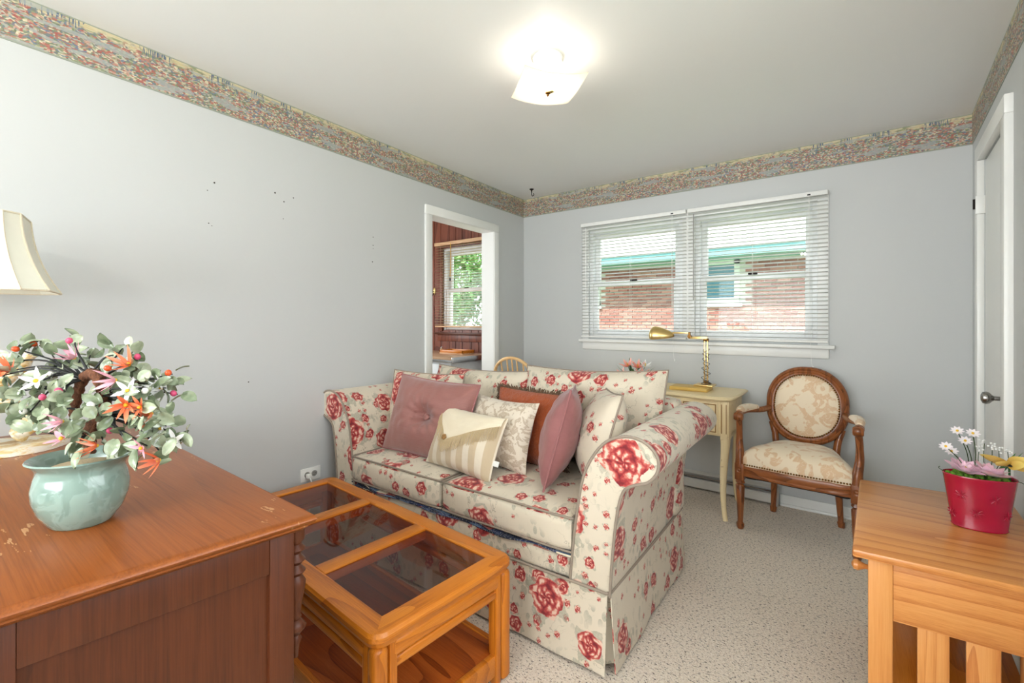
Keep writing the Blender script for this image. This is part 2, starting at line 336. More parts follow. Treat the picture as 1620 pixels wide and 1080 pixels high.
    plain('mortar', (226, 220, 212), 0.95); plain('teal_paint', (120, 178, 182), 0.5); plain('house_white', (244, 244, 240), 0.6); plain('roof_shingle', (222, 222, 220), 0.8, 0.15, 6)
    plain('lawn', (110, 140, 80), 0.95, 0.3, 4); plain('foliage', (96, 140, 70), 0.6, 0.4, 3); plain('tree_bark', (90, 74, 60), 0.9, 0.3); plain('roof_felt', (120, 116, 110), 0.9)
    plain('dark_interior', (40, 44, 48), 0.6); plain('teal_reflection', (90, 140, 160), 0.1)  # teal pane colour holds the reflections in the neighbour's windows
make_materials()

# ------------------------------------------------------------------ geometry helpers
class MB:
    def __init__(s, xf=None): s.v = []; s.f = []; s.uv = {}; s.xf = xf
    def add(s, vs, fs, uvs=None):
        o = len(s.v); s.v += [tuple(p) for p in vs]
        for i, fc in enumerate(fs):
            if uvs is not None: s.uv[len(s.f)] = [uvs[k] for k in fc]
            s.f.append([k + o for k in fc])
        return s
    def box(s, x0, x1, y0, y1, z0, z1, bev=0.0, seg=2):
        if bev <= 0:
            vs = [(x, y, z) for z in (z0, z1) for y in (y0, y1) for x in (x0, x1)]
            return s.add(vs, [(0, 2, 3, 1), (4, 5, 7, 6), (0, 1, 5, 4), (2, 6, 7, 3), (0, 4, 6, 2), (1, 3, 7, 5)])
        bm = bmesh.new(); bmesh.ops.create_cube(bm, size=1)
        for v in bm.verts: v.co = Vector(((x0 + x1) / 2 + v.co.x * (x1 - x0), (y0 + y1) / 2 + v.co.y * (y1 - y0), (z0 + z1) / 2 + v.co.z * (z1 - z0)))
        b = min(bev, 0.49 * min(abs(x1 - x0), abs(y1 - y0), abs(z1 - z0)))
        bmesh.ops.bevel(bm, geom=bm.edges[:], offset=b, segments=seg, profile=0.5, affect='EDGES')
        return s.frombm(bm)
    def frombm(s, bm, mat=None):
        bm.verts.index_update(); vs = [(mat @ v.co if mat else v.co) for v in bm.verts]
        fs = [[v.index for v in f.verts] for f in bm.faces]; bm.free(); return s.add(vs, fs)
    def prism(s, poly, axis, a0, a1):   # poly in the two other axes, in order (x,y,z minus axis)
        def mk(p, a): return {'x': (a, p[0], p[1]), 'y': (p[0], a, p[1]), 'z': (p[0], p[1], a)}[axis]
        n = len(poly); vs = [mk(p, a0) for p in poly] + [mk(p, a1) for p in poly]
        fs = [list(range(n))[::-1], list(range(n, 2 * n))] + [(i, (i + 1) % n, n + (i + 1) % n, n + i) for i in range(n)]
        return s.add(vs, fs)
    def tube(s, pts, r, n=8, closed=False, flat=1.0):
        pts = [Vector(p) for p in pts]; k = len(pts)
        rs = r if hasattr(r, '__len__') else [r] * k
        vs = []; up = None
        for i, p in enumerate(pts):
            a = pts[(i - 1) % k] if (closed or i > 0) else p; b = pts[(i + 1) % k] if (closed or i < k - 1) else p
            t = (b - a); t = t.normalized() if t.length > 1e-9 else Vector((0, 0, 1))
            if up is None: up = t.orthogonal().normalized() if abs(t.z) > 0.95 else Vector((0, 0, 1))
            up = up - t * up.dot(t); up = up.normalized() if up.length > 1e-6 else t.orthogonal().normalized()
            sd = t.cross(up)
            for j in range(n):
                q = 2 * PI * j / n; vs.append(p + (up * math.cos(q) * flat + sd * math.sin(q)) * rs[i])
        fs = []
        for i in range(k if closed else k - 1):
            for j in range(n):
                a = i * n; b = ((i + 1) % k) * n; fs.append((a + j, a + (j + 1) % n, b + (j + 1) % n, b + j))
        if not closed: fs += [list(range(n))[::-1], list(range((k - 1) * n, k * n))]
        return s.add(vs, fs)
    def cyl(s, p0, p1, r0, r1=None, n=16): return s.tube([p0, p1], [r0, r0 if r1 is None else r1], n)
    def lathe(s, prof, c=(0, 0, 0), n=24, sx=1, sy=1, cap=True, axis='z'):
        vs = []
        for r, z in prof:
            for j in range(n):
                q = 2 * PI * j / n; x, y = r * math.cos(q) * sx, r * math.sin(q) * sy
                p = {'z': (x, y, z), 'x': (z, x, y), 'y': (x, z, y)}[axis]
                vs.append((c[0] + p[0], c[1] + p[1], c[2] + p[2]))
        fs = [(i * n + j, i * n + (j + 1) % n, (i + 1) * n + (j + 1) % n, (i + 1) * n + j) for i in range(len(prof) - 1) for j in range(n)]
        if cap: fs += [list(range(n))[::-1], list(range((len(prof) - 1) * n, len(prof) * n))]
        return s.add(vs, fs)
    def grid(s, fn, nu, nv, uvfn=None, flip=False):
        vs = [fn(i / nu, j / nv) for j in range(nv + 1) for i in range(nu + 1)]
        us = [(uvfn or (lambda a, b: (a, b)))(i / nu, j / nv) for j in range(nv + 1) for i in range(nu + 1)]
        w = nu + 1; fs = [(j * w + i, j * w + i + 1, (j + 1) * w + i + 1, (j + 1) * w + i) for j in range(nv) for i in range(nu)]
        if flip: fs = [f[::-1] for f in fs]
        return s.add(vs, fs, us)
    def ball(s, c, r, n=10, m=7):
        rx, ry, rz = r if hasattr(r, '__len__') else (r, r, r)
        vs = [(c[0], c[1], c[2] - rz)]; fs = []
        for i in range(1, m):
            q = PI * i / m - PI / 2
            vs += [(c[0] + rx * math.cos(q) * math.cos(2 * PI * j / n), c[1] + ry * math.cos(q) * math.sin(2 * PI * j / n), c[2] + rz * math.sin(q)) for j in range(n)]
        vs.append((c[0], c[1], c[2] + rz)); L = len(vs) - 1
        fs += [(0, 1 + (j + 1) % n, 1 + j) for j in range(n)]
        for i in range(m - 2):
            a = 1 + i * n; fs += [(a + j, a + (j + 1) % n, a + n + (j + 1) % n, a + n + j) for j in range(n)]
        a = 1 + (m - 2) * n; fs += [(a + j, a + (j + 1) % n, L) for j in range(n)]
        return s.add(vs, fs)
    def mesh(s, name, mat, smooth=35, uv=None):
        me = bpy.data.meshes.new(name)
        vs = [s.xf(*p) for p in s.v] if s.xf else s.v
        me.from_pydata(vs, [], s.f); me.validate(clean_customdata=False)
        me.materials.append(M[mat] if isinstance(mat, str) else mat)
        bm = bmesh.new(); bm.from_mesh(me)
        if not s.uv and uv != 'open': bmesh.ops.recalc_face_normals(bm, faces=bm.faces[:])
        bm.to_mesh(me); bm.free()
        if s.uv or uv:
            L = me.uv_layers.new(name='UVMap')
            for p in me.polygons:
                if p.index in s.uv and len(s.uv[p.index]) == len(p.loop_indices):
                    for li, q in zip(p.loop_indices, s.uv[p.index]): L.data[li].uv = q[:2]
                else:
                    n = p.normal; ax = max(range(3), key=lambda i: abs(n[i]))
                    for li in p.loop_indices:
                        c = me.vertices[me.loops[li].vertex_index].co
                        q = [(c.y + 0.37, c.z + 0.11), (c.x, c.z + 0.0), (c.x + 0.13, c.y + 0.23)][ax]; L.data[li].uv = q
        if smooth:
            for p in me.polygons: p.use_smooth = True
            me.set_sharp_from_angle(angle=R(smooth))
        return me
    def build(s, name, mat, parent=None, smooth=35, uv=None, loc=None, rot=None):
        o = bpy.data.objects.new(name, s.mesh(name, mat, smooth, uv)); COL.objects.link(o)
        if parent: o.parent = parent
        if loc: o.location = loc
        if rot: o.rotation_euler = rot
        return o

def tag(o, label=None, cat=None, group=None, kind=None):
    if label: o['label'] = label
    if cat: o['category'] = cat
    if group: o['group'] = group
    if kind: o['kind'] = kind
    return o
def thing(name, label, cat, loc=(0, 0, 0), rot=(0, 0, 0), group=None):
    o = bpy.data.objects.new(name, None); COL.objects.link(o); o.location = loc; o.rotation_euler = rot; o.empty_display_size = 0.1
    return tag(o, label, cat, group)
def inst(me, name, parent=None, loc=(0, 0, 0), rot=(0, 0, 0), sc=(1, 1, 1)):
    o = bpy.data.objects.new(name, me); COL.objects.link(o); o.parent = parent; o.location = loc; o.rotation_euler = rot; o.scale = sc
    return o
def struct(o, label=None): return tag(o, label, None, None, 'structure')
def spline(pts, k=6, closed=False):
    P = [Vector(p) for p in pts]; n = len(P); out = []
    for i in range(n if closed else n - 1):
        if closed: a, b, c, d = P[(i - 1) % n], P[i], P[(i + 1) % n], P[(i + 2) % n]
        else: a, b, c, d = P[max(i - 1, 0)], P[i], P[i + 1], P[min(i + 2, n - 1)]
        for j in range(k):
            t = j / k; out.append(0.5 * ((2 * b) + (c - a) * t + (2 * a - 5 * b + 4 * c - d) * t * t + (3 * b - 3 * c + d - a) * t ** 3))
    if not closed: out.append(P[-1])
    return out
def lerp(a, b, t): return a + (b - a) * t

# ------------------------------------------------------------------ the room
H = 2.44
def LW(s, n, z): return (0.0386 * s - 0.9993 * n, -0.9993 * s - 0.0386 * n, z)              # left wall: s towards the camera, n outwards
def RW(s, n, z): return (3.105 - 0.0518 * s + 0.9987 * n, -0.9987 * s - 0.0518 * n, z)       # right wall
YF = -6.4
def build_shell():
    struct(MB().box(-2.15, 3.3, YF - 0.12, 0.14, -0.12, 0.0).build('floor', 'carpet', smooth=0), 'beige carpet flecked with brown across the room')
    struct(MB().box(-2.15, 3.3, YF - 0.12, 0.14, H, H + 0.1).build('ceiling', 'ceiling_paint', smooth=0), 'pale grey painted ceiling')
    struct(MB().box(-2.6, 3.8, YF - 1.1, 0.35, H + 0.1, H + 0.2).build('roof_sunshade', 'roof_felt', smooth=0), 'unseen grey roof deck with eaves deepened to block the sun')  # eaves drawn out, unseen, to keep the sun off the front window
    w = MB()
    w.box(-0.10, 0.70, 0, 0.12, 0, H).box(2.38, 3.25, 0, 0.12, 0, H).box(0.70, 2.38, 0, 0.12, 0, 1.12).box(0.70, 2.38, 0, 0.12, 2.06, H)
    struct(w.build('wall_back', 'wall_paint', smooth=0), 'pale grey wall with the wide double window')
    w = MB(LW); w.box(0, 0.50, 0, 0.12, 0, H).box(1.27, 6.55, 0, 0.12, 0, H).box(0.50, 1.27, 0, 0.12, 2.05, H)
    wl = struct(w.build('wall_left', 'wall_paint', smooth=0), 'long pale grey wall with an open doorway')
    w = MB(RW); w.box(0, 0.39, 0, 0.12, 0, H).box(0.995, 2.35, 0, 0.12, 0, H).box(3.75, 6.55, 0, 0.12, 0, H).box(2.35, 3.75, 0, 0.12, 0, 0.9).box(2.35, 3.75, 0, 0.12, 2.1, H).box(0.39, 0.995, 0, 0.12, 2.075, H).box(0.39, 0.995, 0.10, 0.12, 0, 2.075)
    struct(w.build('wall_right', 'wall_paint', smooth=0), 'pale grey side wall holding the closet door')
    w = MB(); w.box(0.2, 0.40, YF - 0.12, YF, 0, H).box(2.70, 2.85, YF - 0.12, YF, 0, H).box(0.40, 2.70, YF - 0.12, YF, 0, 0.82).box(0.40, 2.70, YF - 0.12, YF, 2.22, H)  # opening made for the added picture window
    struct(w.build('wall_front', 'wall_paint', smooth=0), 'pale wall behind the viewer, opened for an added picture window')
    # specks and nail holes on the left wall
    sp = [(339, 289, 1), (328, 301, .6), (435, 305, 1.1), (449, 319, .9), (464, 313, .8), (448, 346, .6), (590, 375, .8), (590, 388, .8), (590, 393, .6), (589, 414, 1), (393, 604, .8), (330, 353, .7), (335, 357, .5)]
    for px, py, k in sp:
        u = (px - 810) / 720; dx, dy = -0.5941 + u * 0.8044, 0.8044 + u * 0.5941
        t = (0.0386 * 3.627 - 2.537) / (dx + 0.0386 * dy); x, y = 2.537 + t * dx, -3.627 + t * dy; z = 1.27 - (py - 506.5) / 720 * t
        s = math.hypot(x, y); r = 0.0042 * k
        MB(LW).lathe([(r, -0.0012), (r * 0.6, -0.0022)], (s, 0, z), 8, axis='y').build('nail_hole', 'speck', wl)
    # wallpaper border strips
    def strip(xf, s0, s1, nm, lab, flip=1):
        b = MB(xf); z0, z1 = 2.266, H
        n = 1; th = 0.003
        vs = [(s0, -th, z0), (s1, -th, z0), (s1, -th, z1), (s0, -th, z1), (s0, -0.0003, z0), (s1, -0.0003, z0), (s1, -0.0003, z1), (s0, -0.0003, z1)]
        fs = [(0, 1, 2, 3), (4, 7, 6, 5), (0, 4, 5, 1), (3, 2, 6, 7), (0, 3, 7, 4), (1, 5, 6, 2)]
        uv = [(p[0], p[2] - z0) for p in vs]
        b.add(vs, fs, uv); o = b.build(nm, 'wallpaper_border', smooth=0, uv='open'); struct(o, lab)
    strip(LW, 0.003, 6.39, 'trim_1', 'garden flower wallpaper border along the left wall')
    strip(lambda s, n, z: (s, n, z), 0.003, 3.102, 'trim_2', 'garden flower wallpaper border above the window')
    strip(lambda s, n, z: RW(s, n, z), 0.003, 6.39, 'trim_3', 'garden flower wallpaper border above the closet door')
    # baseboards
    struct(MB().box(2.16, 3.10, -0.014, 0, 0, 0.075, 0.004).box(2.16, 3.10, -0.03, 0, 0, 0.018, 0.006).build('baseboard_back', 'trim_paint'), 'low white baseboard behind the armchair')
    struct(MB(LW).box(1.345, 6.39, -0.014, 0, 0, 0.08, 0.004).box(0.01, 0.42, -0.014, 0, 0, 0.08, 0.004).build('baseboard_left', 'trim_paint'), 'white baseboard along the left wall')
    struct(MB(RW).box(0.01, 0.32, -0.014, 0, 0, 0.08, 0.004).box(1.07, 6.39, -0.014, 0, 0, 0.08, 0.004).build('baseboard_right', 'trim_paint'), 'white baseboard along the right wall')
    # doorway casing in the left wall
    d = MB(LW); c = 0.068; n0 = -0.018
    for s0, s1, z0, z1 in ((0.50 - c, 0.50, 0, 2.05), (1.27, 1.27 + c, 0, 2.05), (0.50 - c, 1.27 + c, 2.05, 2.05 + c)): d.box(s0, s1, n0, 0.002, z0, z1, 0.005)
    dr = d.build('door_1', 'trim_paint'); struct(dr, 'white cased doorway without a door in the left wall')
    d = MB(LW); d.box(0.485, 0.502, -0.006, 0.125, 0, 2.05).box(1.268, 1.285, -0.006, 0.125, 0, 2.05).box(0.485, 1.285, -0.006, 0.125, 2.048, 2.065); d.build('jamb', 'trim_paint', dr, smooth=0)
    # closet door in the right wall
    d = MB(RW); c = 0.075
    for s0, s1, z0, z1 in ((0.39 - c, 0.39, 0, 2.075), (0.995, 0.995 + c, 0, 2.075), (0.39 - c, 0.995 + c, 2.075, 2.075 + c)): d.box(s0, s1, -0.026, 0.002, z0, z1, 0.003)
    dr = d.build('door_2', 'trim_paint'); struct(dr, 'white flush closet door with steel knob in the right wall')
    MB(RW).box(0.394, 0.990, 0.004, 0.040, 0.01, 2.068, 0.002).build('door_slab', 'trim_paint', dr)
    MB(RW).box(0.39, 0.995, 0.06, 0.098, 0, 2.075).build('gap_shade', 'black_slot', dr, smooth=0)  # black panel stands in for the shade in the gap around the slab
    for z in (1.85, 0.25):
        hb = MB(RW).box(0.383, 0.40, -0.032, 0.004, z - 0.045, z + 0.045, 0.002).build('hinge', 'trim_paint', dr)
        MB(RW).cyl((0.392, -0.036, z - 0.02), (0.392, -0.036, z + 0.03), 0.005, n=8).build('hinge_pin', 'aged_iron', hb)
    k = MB(RW); prof = [(0.029, 0.002), (0.029, -0.005), (0.021, -0.010), (0.009, -0.013), (0.009, -0.034), (0.014, -0.040), (0.023, -0.048), (0.026, -0.058), (0.023, -0.068), (0.012, -0.073), (0.001, -0.074)]
    k.lathe(prof, (0.930, 0, 0.947), 20, axis='y').build('door_knob', 'steel', dr)
build_shell()

# ------------------------------------------------------------------ main window, blinds
def double_hung(parent, x0, x1, z0, z1, y, mat, zm):
    """one double-hung unit: frame, two sashes with panes, lock"""
    b = MB(); f = 0.035
    b.box(x0, x0 + f, y - 0.05, y + 0.07, z0, z1, 0.003).box(x1 - f, x1, y - 0.05, y + 0.07, z0, z1, 0.003).box(x0 + f, x1 - f, y - 0.05, y + 0.07, z1 - f, z1, 0.003).box(x0 + f, x1 - f, y - 0.05, y + 0.07, z0, z0 + f * 0.8, 0.003)
    b.build('window_frame', mat, parent)
    for (a, c, yy) in ((z0 + f * 0.8, zm + 0.02, y - 0.025), (zm - 0.02, z1 - f, y + 0.02)):
        s = MB(); w = 0.042; X0, X1 = x0 + f, x1 - f
        s.box(X0, X0 + w, yy - 0.016, yy + 0.016, a, c, 0.003).box(X1 - w, X1, yy - 0.016, yy + 0.016, a, c, 0.003).box(X0 + w, X1 - w, yy - 0.016, yy + 0.016, a, a + 0.045, 0.003).box(X0 + w, X1 - w, yy - 0.016, yy + 0.016, c - 0.045, c, 0.003)
        so = s.build('sash', mat, parent)
        MB().box(X0 + w - 0.004, X1 - w + 0.004, yy - 0.003, yy + 0.003, a + 0.04, c - 0.04).build('pane', 'window_glass', so, smooth=0)
    MB().box((x0 + x1) / 2 - 0.03, (x0 + x1) / 2 + 0.03, y - 0.052, y - 0.035, zm + 0.012, zm + 0.026, 0.004).build('sash_lock', 'aged_iron', parent)

def venetian(root, x0, x1, ztop, zbot, y, n, mat, w=0.025, tilt=8, thick=0.0012, head=0.03, railmat=None):
    railmat = railmat or mat
    MB().box(x0, x1, y - 0.02, y + 0.016, ztop - head, ztop, 0.003).build('headrail', railmat, root)
    def sl(u, v): 
        a = (v - 0.5) * w; return (lerp(x0, x1, u) + 0.0, a, 0.0022 * (1 - (2 * v - 1) ** 2))
    b = MB(); b.grid(sl, 2, 4)
    vs = [(p[0], p[1], p[2] - thick) for p in b.v]; nb = len(b.v)
    b2 = MB(); b2.add(b.v, b.f); b2.add(vs, [f[::-1] for f in b.f])
    me = b2.mesh('slat', mat, 60, uv='open')
    zz0, zz1 = ztop - head - 0.012, zbot + 0.03
    for i in range(n):
        z = lerp(zz0, zz1, i / (n - 1)); inst(me, 'slat', root, (0, y, z), (R(tilt), 0, 0))
    MB().box(x0, x1, y - 0.013, y + 0.013, zbot, zbot + 0.016, 0.004).build('bottom_rail', railmat, root)
    for k in (0.12, 0.5, 0.88):
        c = MB()
        for dy in (-w * 0.53, w * 0.53): c.cyl((lerp(x0, x1, k), y + dy, zbot + 0.01), (lerp(x0, x1, k), y + dy, ztop - head + 0.004), 0.0009, n=5)
        c.build('ladder_cord', mat, root)

def build_window():
    w = MB(); Y = 0.0
    # casing on the wall, stool and apron
    w.box(0.645, 0.705, -0.016, 0.0, 1.105, 2.12, 0.003).box(2.375, 2.435, -0.016, 0, 1.105, 2.12, 0.003).box(0.705, 2.375, -0.016, 0, 2.06, 2.12, 0.003).box(1.5055, 1.5945, -0.012, 0.05, 1.121, 2.059, 0.003)
    root = struct(w.build('window_1', 'trim_paint'), 'wide white double window with two blinds over the desk')
    MB().box(0.625, 2.47, -0.055, 0.06, 1.083, 1.108, 0.006).build('window_sill', 'trim_paint', root)
    MB().box(0.645, 2.437, -0.018, 0.0, 1.018, 1.083, 0.005).build('apron', 'trim_paint', root)
    for (a, b) in ((0.70, 1.505), (1.595, 2.38)): double_hung(root, a, b, 1.12, 2.06, 0.06, 'vinyl_white', 1.585)
    for (a, b, lab, wx) in ((0.648, 1.542, 'white slatted blind over the left half of the double window', 1.48), (1.556, 2.432, 'white slatted blind over the right half of the double window', 1.60)):
        t = thing('window_blind', lab, 'blind', (0, 0, 0), group='white blinds on the double window')
        venetian(t, a, b, 2.115, 1.122, -0.036, 35, 'blind_white', tilt=-10)
        MB().cyl((wx if a > 1 else 0.70, -0.062, 2.07), (wx if a > 1 else 0.70, -0.062, 1.42), 0.0035, n=8).build('wand', 'outlet_grey' if a > 1 else 'blind_white', t)
        cx = b - 0.10; MB().tube(spline([(cx, -0.060, 2.09), (cx, -0.061, 1.5), (cx + 0.01, -0.062, 1.03), (cx + 0.02, -0.062, 0.97)]), 0.0011, 5).ball((cx + 0.02, -0.062, 0.962), (0.004, 0.004, 0.01), 6, 5).build('pull_cord', 'blind_white', t)
        MB().box(cx - 0.012, cx + 0.006, -0.0585, -0.0555, 2.092, 2.100).build('cord_lock', 'black_slot', t, smooth=0)
    # heater along the foot of the wall
    h = thing('baseboard_heater', 'long low cream baseboard heater at the foot of the window wall', 'heater', (0, 0, 0))
    MB().prism([(-0.052, 0.012), (-0.058, 0.02), (-0.058, 0.072), (-0.05, 0.078), (-0.046, 0.078), (-0.046, 0.02), (-0.04, 0.012)], 'x', 0.10, 2.13).build('front_cover', 'heater_metal', h)
    MB().prism([(-0.0005, 0.005), (-0.006, 0.005), (-0.006, 0.118), (-0.034, 0.108), (-0.038, 0.113), (-0.006, 0.126), (-0.0005, 0.126)], 'x', 0.10, 2.13).build('back_plate', 'heater_metal', h)
    MB().box(0.11, 2.12, -0.045, -0.007, 0.03, 0.065).build('fin_element', 'aged_iron', h, smooth=0)
    MB().cyl((0.1, -0.03, 0.088), (2.13, -0.03, 0.088), 0.006, n=8).build('damper_rod', 'chrome', h)
    MB().box(2.13, 2.155, -0.062, -0.0005, 0.0, 0.127, 0.003).build('end_cap', 'heater_metal', h)
    # picture window added behind the viewer to let in fill light
    w = MB(); c = 0.07
    for x0, x1, z0, z1 in ((0.40 - c, 0.40, 0.75, 2.29), (2.70, 2.70 + c, 0.75, 2.29), (0.40, 2.70, 2.22, 2.29), (0.40, 2.70, 0.75, 0.82)): w.box(x0, x1, YF, YF + 0.018, z0, z1, 0.003)
    for x in (0.40, 1.53, 2.65): w.box(x, x + 0.05, YF - 0.08, YF - 0.03, 0.87, 2.17)
    w.box(0.40, 2.70, YF - 0.08, YF - 0.03, 0.82, 0.87).box(0.40, 2.70, YF - 0.08, YF - 0.03, 2.17, 2.22)
    r = struct(w.build('window_added_front', 'vinyl_white'), 'wide white picture window added behind the viewer to admit light')
    w = MB(RW); c = 0.07  # side window added out of view to hold the second fill light
    for s0, s1, z0, z1 in ((2.35 - c, 2.35, 0.83, 2.17), (3.75, 3.75 + c, 0.83, 2.17), (2.35, 3.75, 2.1, 2.17), (2.35, 3.75, 0.83, 0.9)): w.box(s0, s1, -0.018, 0, z0, z1, 0.003)
    for x in (2.35, 3.025, 3.7): w.box(x, x + 0.05, 0.03, 0.08, 0.95, 2.05)
    w.box(2.35, 3.75, 0.03, 0.08, 0.9, 0.95).box(2.35, 3.75, 0.03, 0.08, 2.05, 2.1)
    r4 = struct(w.build('window_added_side', 'vinyl_white'), 'white side window added out of view in the right wall to admit light')
    for a, b in ((2.4, 3.025), (3.075, 3.7)): MB(RW).box(a, b, 0.053, 0.058, 0.95, 2.05).build('pane', 'window_glass', r4, smooth=0)
    for a, b in ((0.45, 1.53), (1.58, 2.65)): MB().box(a, b, YF - 0.058, YF - 0.053, 0.87, 2.17).build('pane', 'window_glass', r, smooth=0)
build_window()

# ------------------------------------------------------------------ neighbouring room seen through the doorway
def build_annex():
    w = MB(); w.box(-2.15, -0.10, 0.012, 0.13, 0, 1.17).box(-2.15, -0.10, 0.012, 0.13, 2.07, H).box(-2.15, -1.10, 0.012, 0.13, 1.17, 2.07).box(-0.42, -0.10, 0.012, 0.13, 1.17, 2.07)
    wb = struct(w.build('wall_annex', 'panelling', smooth=0), 'brown plank panelled wall seen through the doorway')
    x = -2.12; i = 0
    while x < -0.14:
        wd = 0.098 if i % 3 else 0.132; x1 = min(x + wd, -0.125)
        segs = [(0, H)] if (x1 < -1.12 or x > -0.40) else [(0, 1.165), (2.075, H)]
        for z0, z1 in segs: MB().box(x + 0.002, x1 - 0.002, 0.0, 0.0125, z0, z1, 0.003, 1).build('plank', 'panelling', wb, smooth=0)
        x = x1; i += 1
    struct(MB().box(-2.15, -2.03, -2.9, 0.0, 0, H).build('wall_annex_left', 'wall_paint', smooth=0), 'plain far wall of the panelled room')
    struct(MB().box(-2.15, 0.0, -3.0, -2.9, 0, H).build('wall_annex_front', 'wall_paint', smooth=0), 'plain near wall of the panelled room')
    w = MB(); c = 0.06
    w.box(-1.10 - c, -1.10, -0.016, 0.0, 1.15, 2.07 + c, 0.003).box(-0.42, -0.42 + c, -0.016, 0, 1.15, 2.07 + c, 0.003).box(-1.10, -0.42, -0.016, 0, 2.07, 2.07 + c, 0.003)
    r = struct(w.build('window_2', 'panelling'), 'brown framed window with wooden blind in the panelled room')
    MB().box(-1.19, -0.33, -0.05, 0.05, 1.115, 1.138, 0.004).build('window_sill', 'dresser_wood_x', r)
    MB().box(-1.17, -0.35, -0.016, 0.0, 1.04, 1.115, 0.003).build('apron', 'panelling', r)
    double_hung(r, -1.10, -0.42, 1.138, 2.07, 0.06, 'vinyl_white', 1.60)
    t = thing('wooden_blind', 'tan wooden slat blind on the window beyond the doorway', 'blind')
    venetian(t, -1.165, -0.36, 2.125, 1.195, -0.05, 30, 'wood_blind', w=0.03, tilt=5, thick=0.002, head=0.035, railmat='tan_wood')
    MB().tube(spline([(-0.90, -0.085, 2.10), (-0.895, -0.086, 1.9), (-0.905, -0.087, 1.74)]), 0.004, 6).build('wand', 'yellow_wand', t)
    MB().ball((-0.905, -0.087, 1.71), (0.012, 0.008, 0.02), 8, 6).build('tassel', 'speck', t)
    # counter
    t = thing('kitchen_counter', 'white cabinet counter with chrome edged top beyond the doorway', 'counter', (0, 0, 0))
    MB().box(-1.98, -0.40, -0.60, -0.02, 0.08, 0.88, 0.004).box(-1.98, -0.42, -0.54, -0.02, 0, 0.08).build('body', 'appliance_white', t)
    MB().box(-2.0, -0.36, -0.625, -0.005, 0.905, 0.93, 0.003).build('worktop', 'laminate', t)
    MB().box(-2.0, -0.357, -0.63, -0.6, 0.88, 0.907, 0.004).box(-0.36, -0.352, -0.63, -0.01, 0.88, 0.931, 0.003).build('edge_trim', 'chrome', t)
    for i in range(3):
        d = MB().box(-1.96 + i * 0.52, -1.46 + i * 0.52, -0.618, -0.60, 0.12, 0.86, 0.004).build('door', 'appliance_white', t)
        MB().box(-1.52 + i * 0.52, -1.505 + i * 0.52, -0.64, -0.616, 0.45, 0.57, 0.004).build('handle', 'chrome', d)
    t = thing('serving_tray', 'small brown wooden tray lying on the counter beyond the doorway', 'tray', (-0.68, -0.22, 0.93))
    MB().box(-0.16, 0.16, -0.09, 0.09, 0, 0.012, 0.003).build('base', 'tan_wood', t)
    MB().box(-0.16, 0.16, -0.09, -0.078, 0.01, 0.04, 0.003).box(-0.16, 0.16, 0.078, 0.09, 0.01, 0.04, 0.003).box(-0.16, -0.148, -0.09, 0.09, 0.01, 0.04, 0.003).box(0.148, 0.16, -0.09, 0.09, 0.01, 0.04, 0.003).build('rim', 'oak_amber_x', t)
    t = thing('salt_shaker', 'small cream shaker beside the brown tray', 'shaker', (-0.92, -0.2, 0.93))
    MB().lathe([(0.014, 0), (0.017, 0.02), (0.012, 0.045)], n=12).build('body', 'ivory_fringe', t); MB().lathe([(0.012, 0.045), (0.013, 0.055), (0.004, 0.064)], n=12).build('cap', 'chrome', t)
    t = thing('wall_hook', 'brass coat hook on the brown panelling beyond the doorway', 'hook', (-1.235, -0.001, 1.60))
    MB().lathe([(0.022, 0), (0.024, -0.004), (0.016, -0.010), (0.004, -0.012)], n=14, axis='y', sy=1.6).build('plate', 'brass', t)
    MB().tube(spline([(0, -0.008, 0), (0, -0.045, -0.02), (0, -0.06, 0.01), (0, -0.055, 0.035)]), 0.005, 8).tube(spline([(0, -0.008, -0.02), (0, -0.03, -0.05), (0.0, -0.05, -0.045)]), 0.005, 8).build('prongs', 'aged_iron', t)
build_annex()

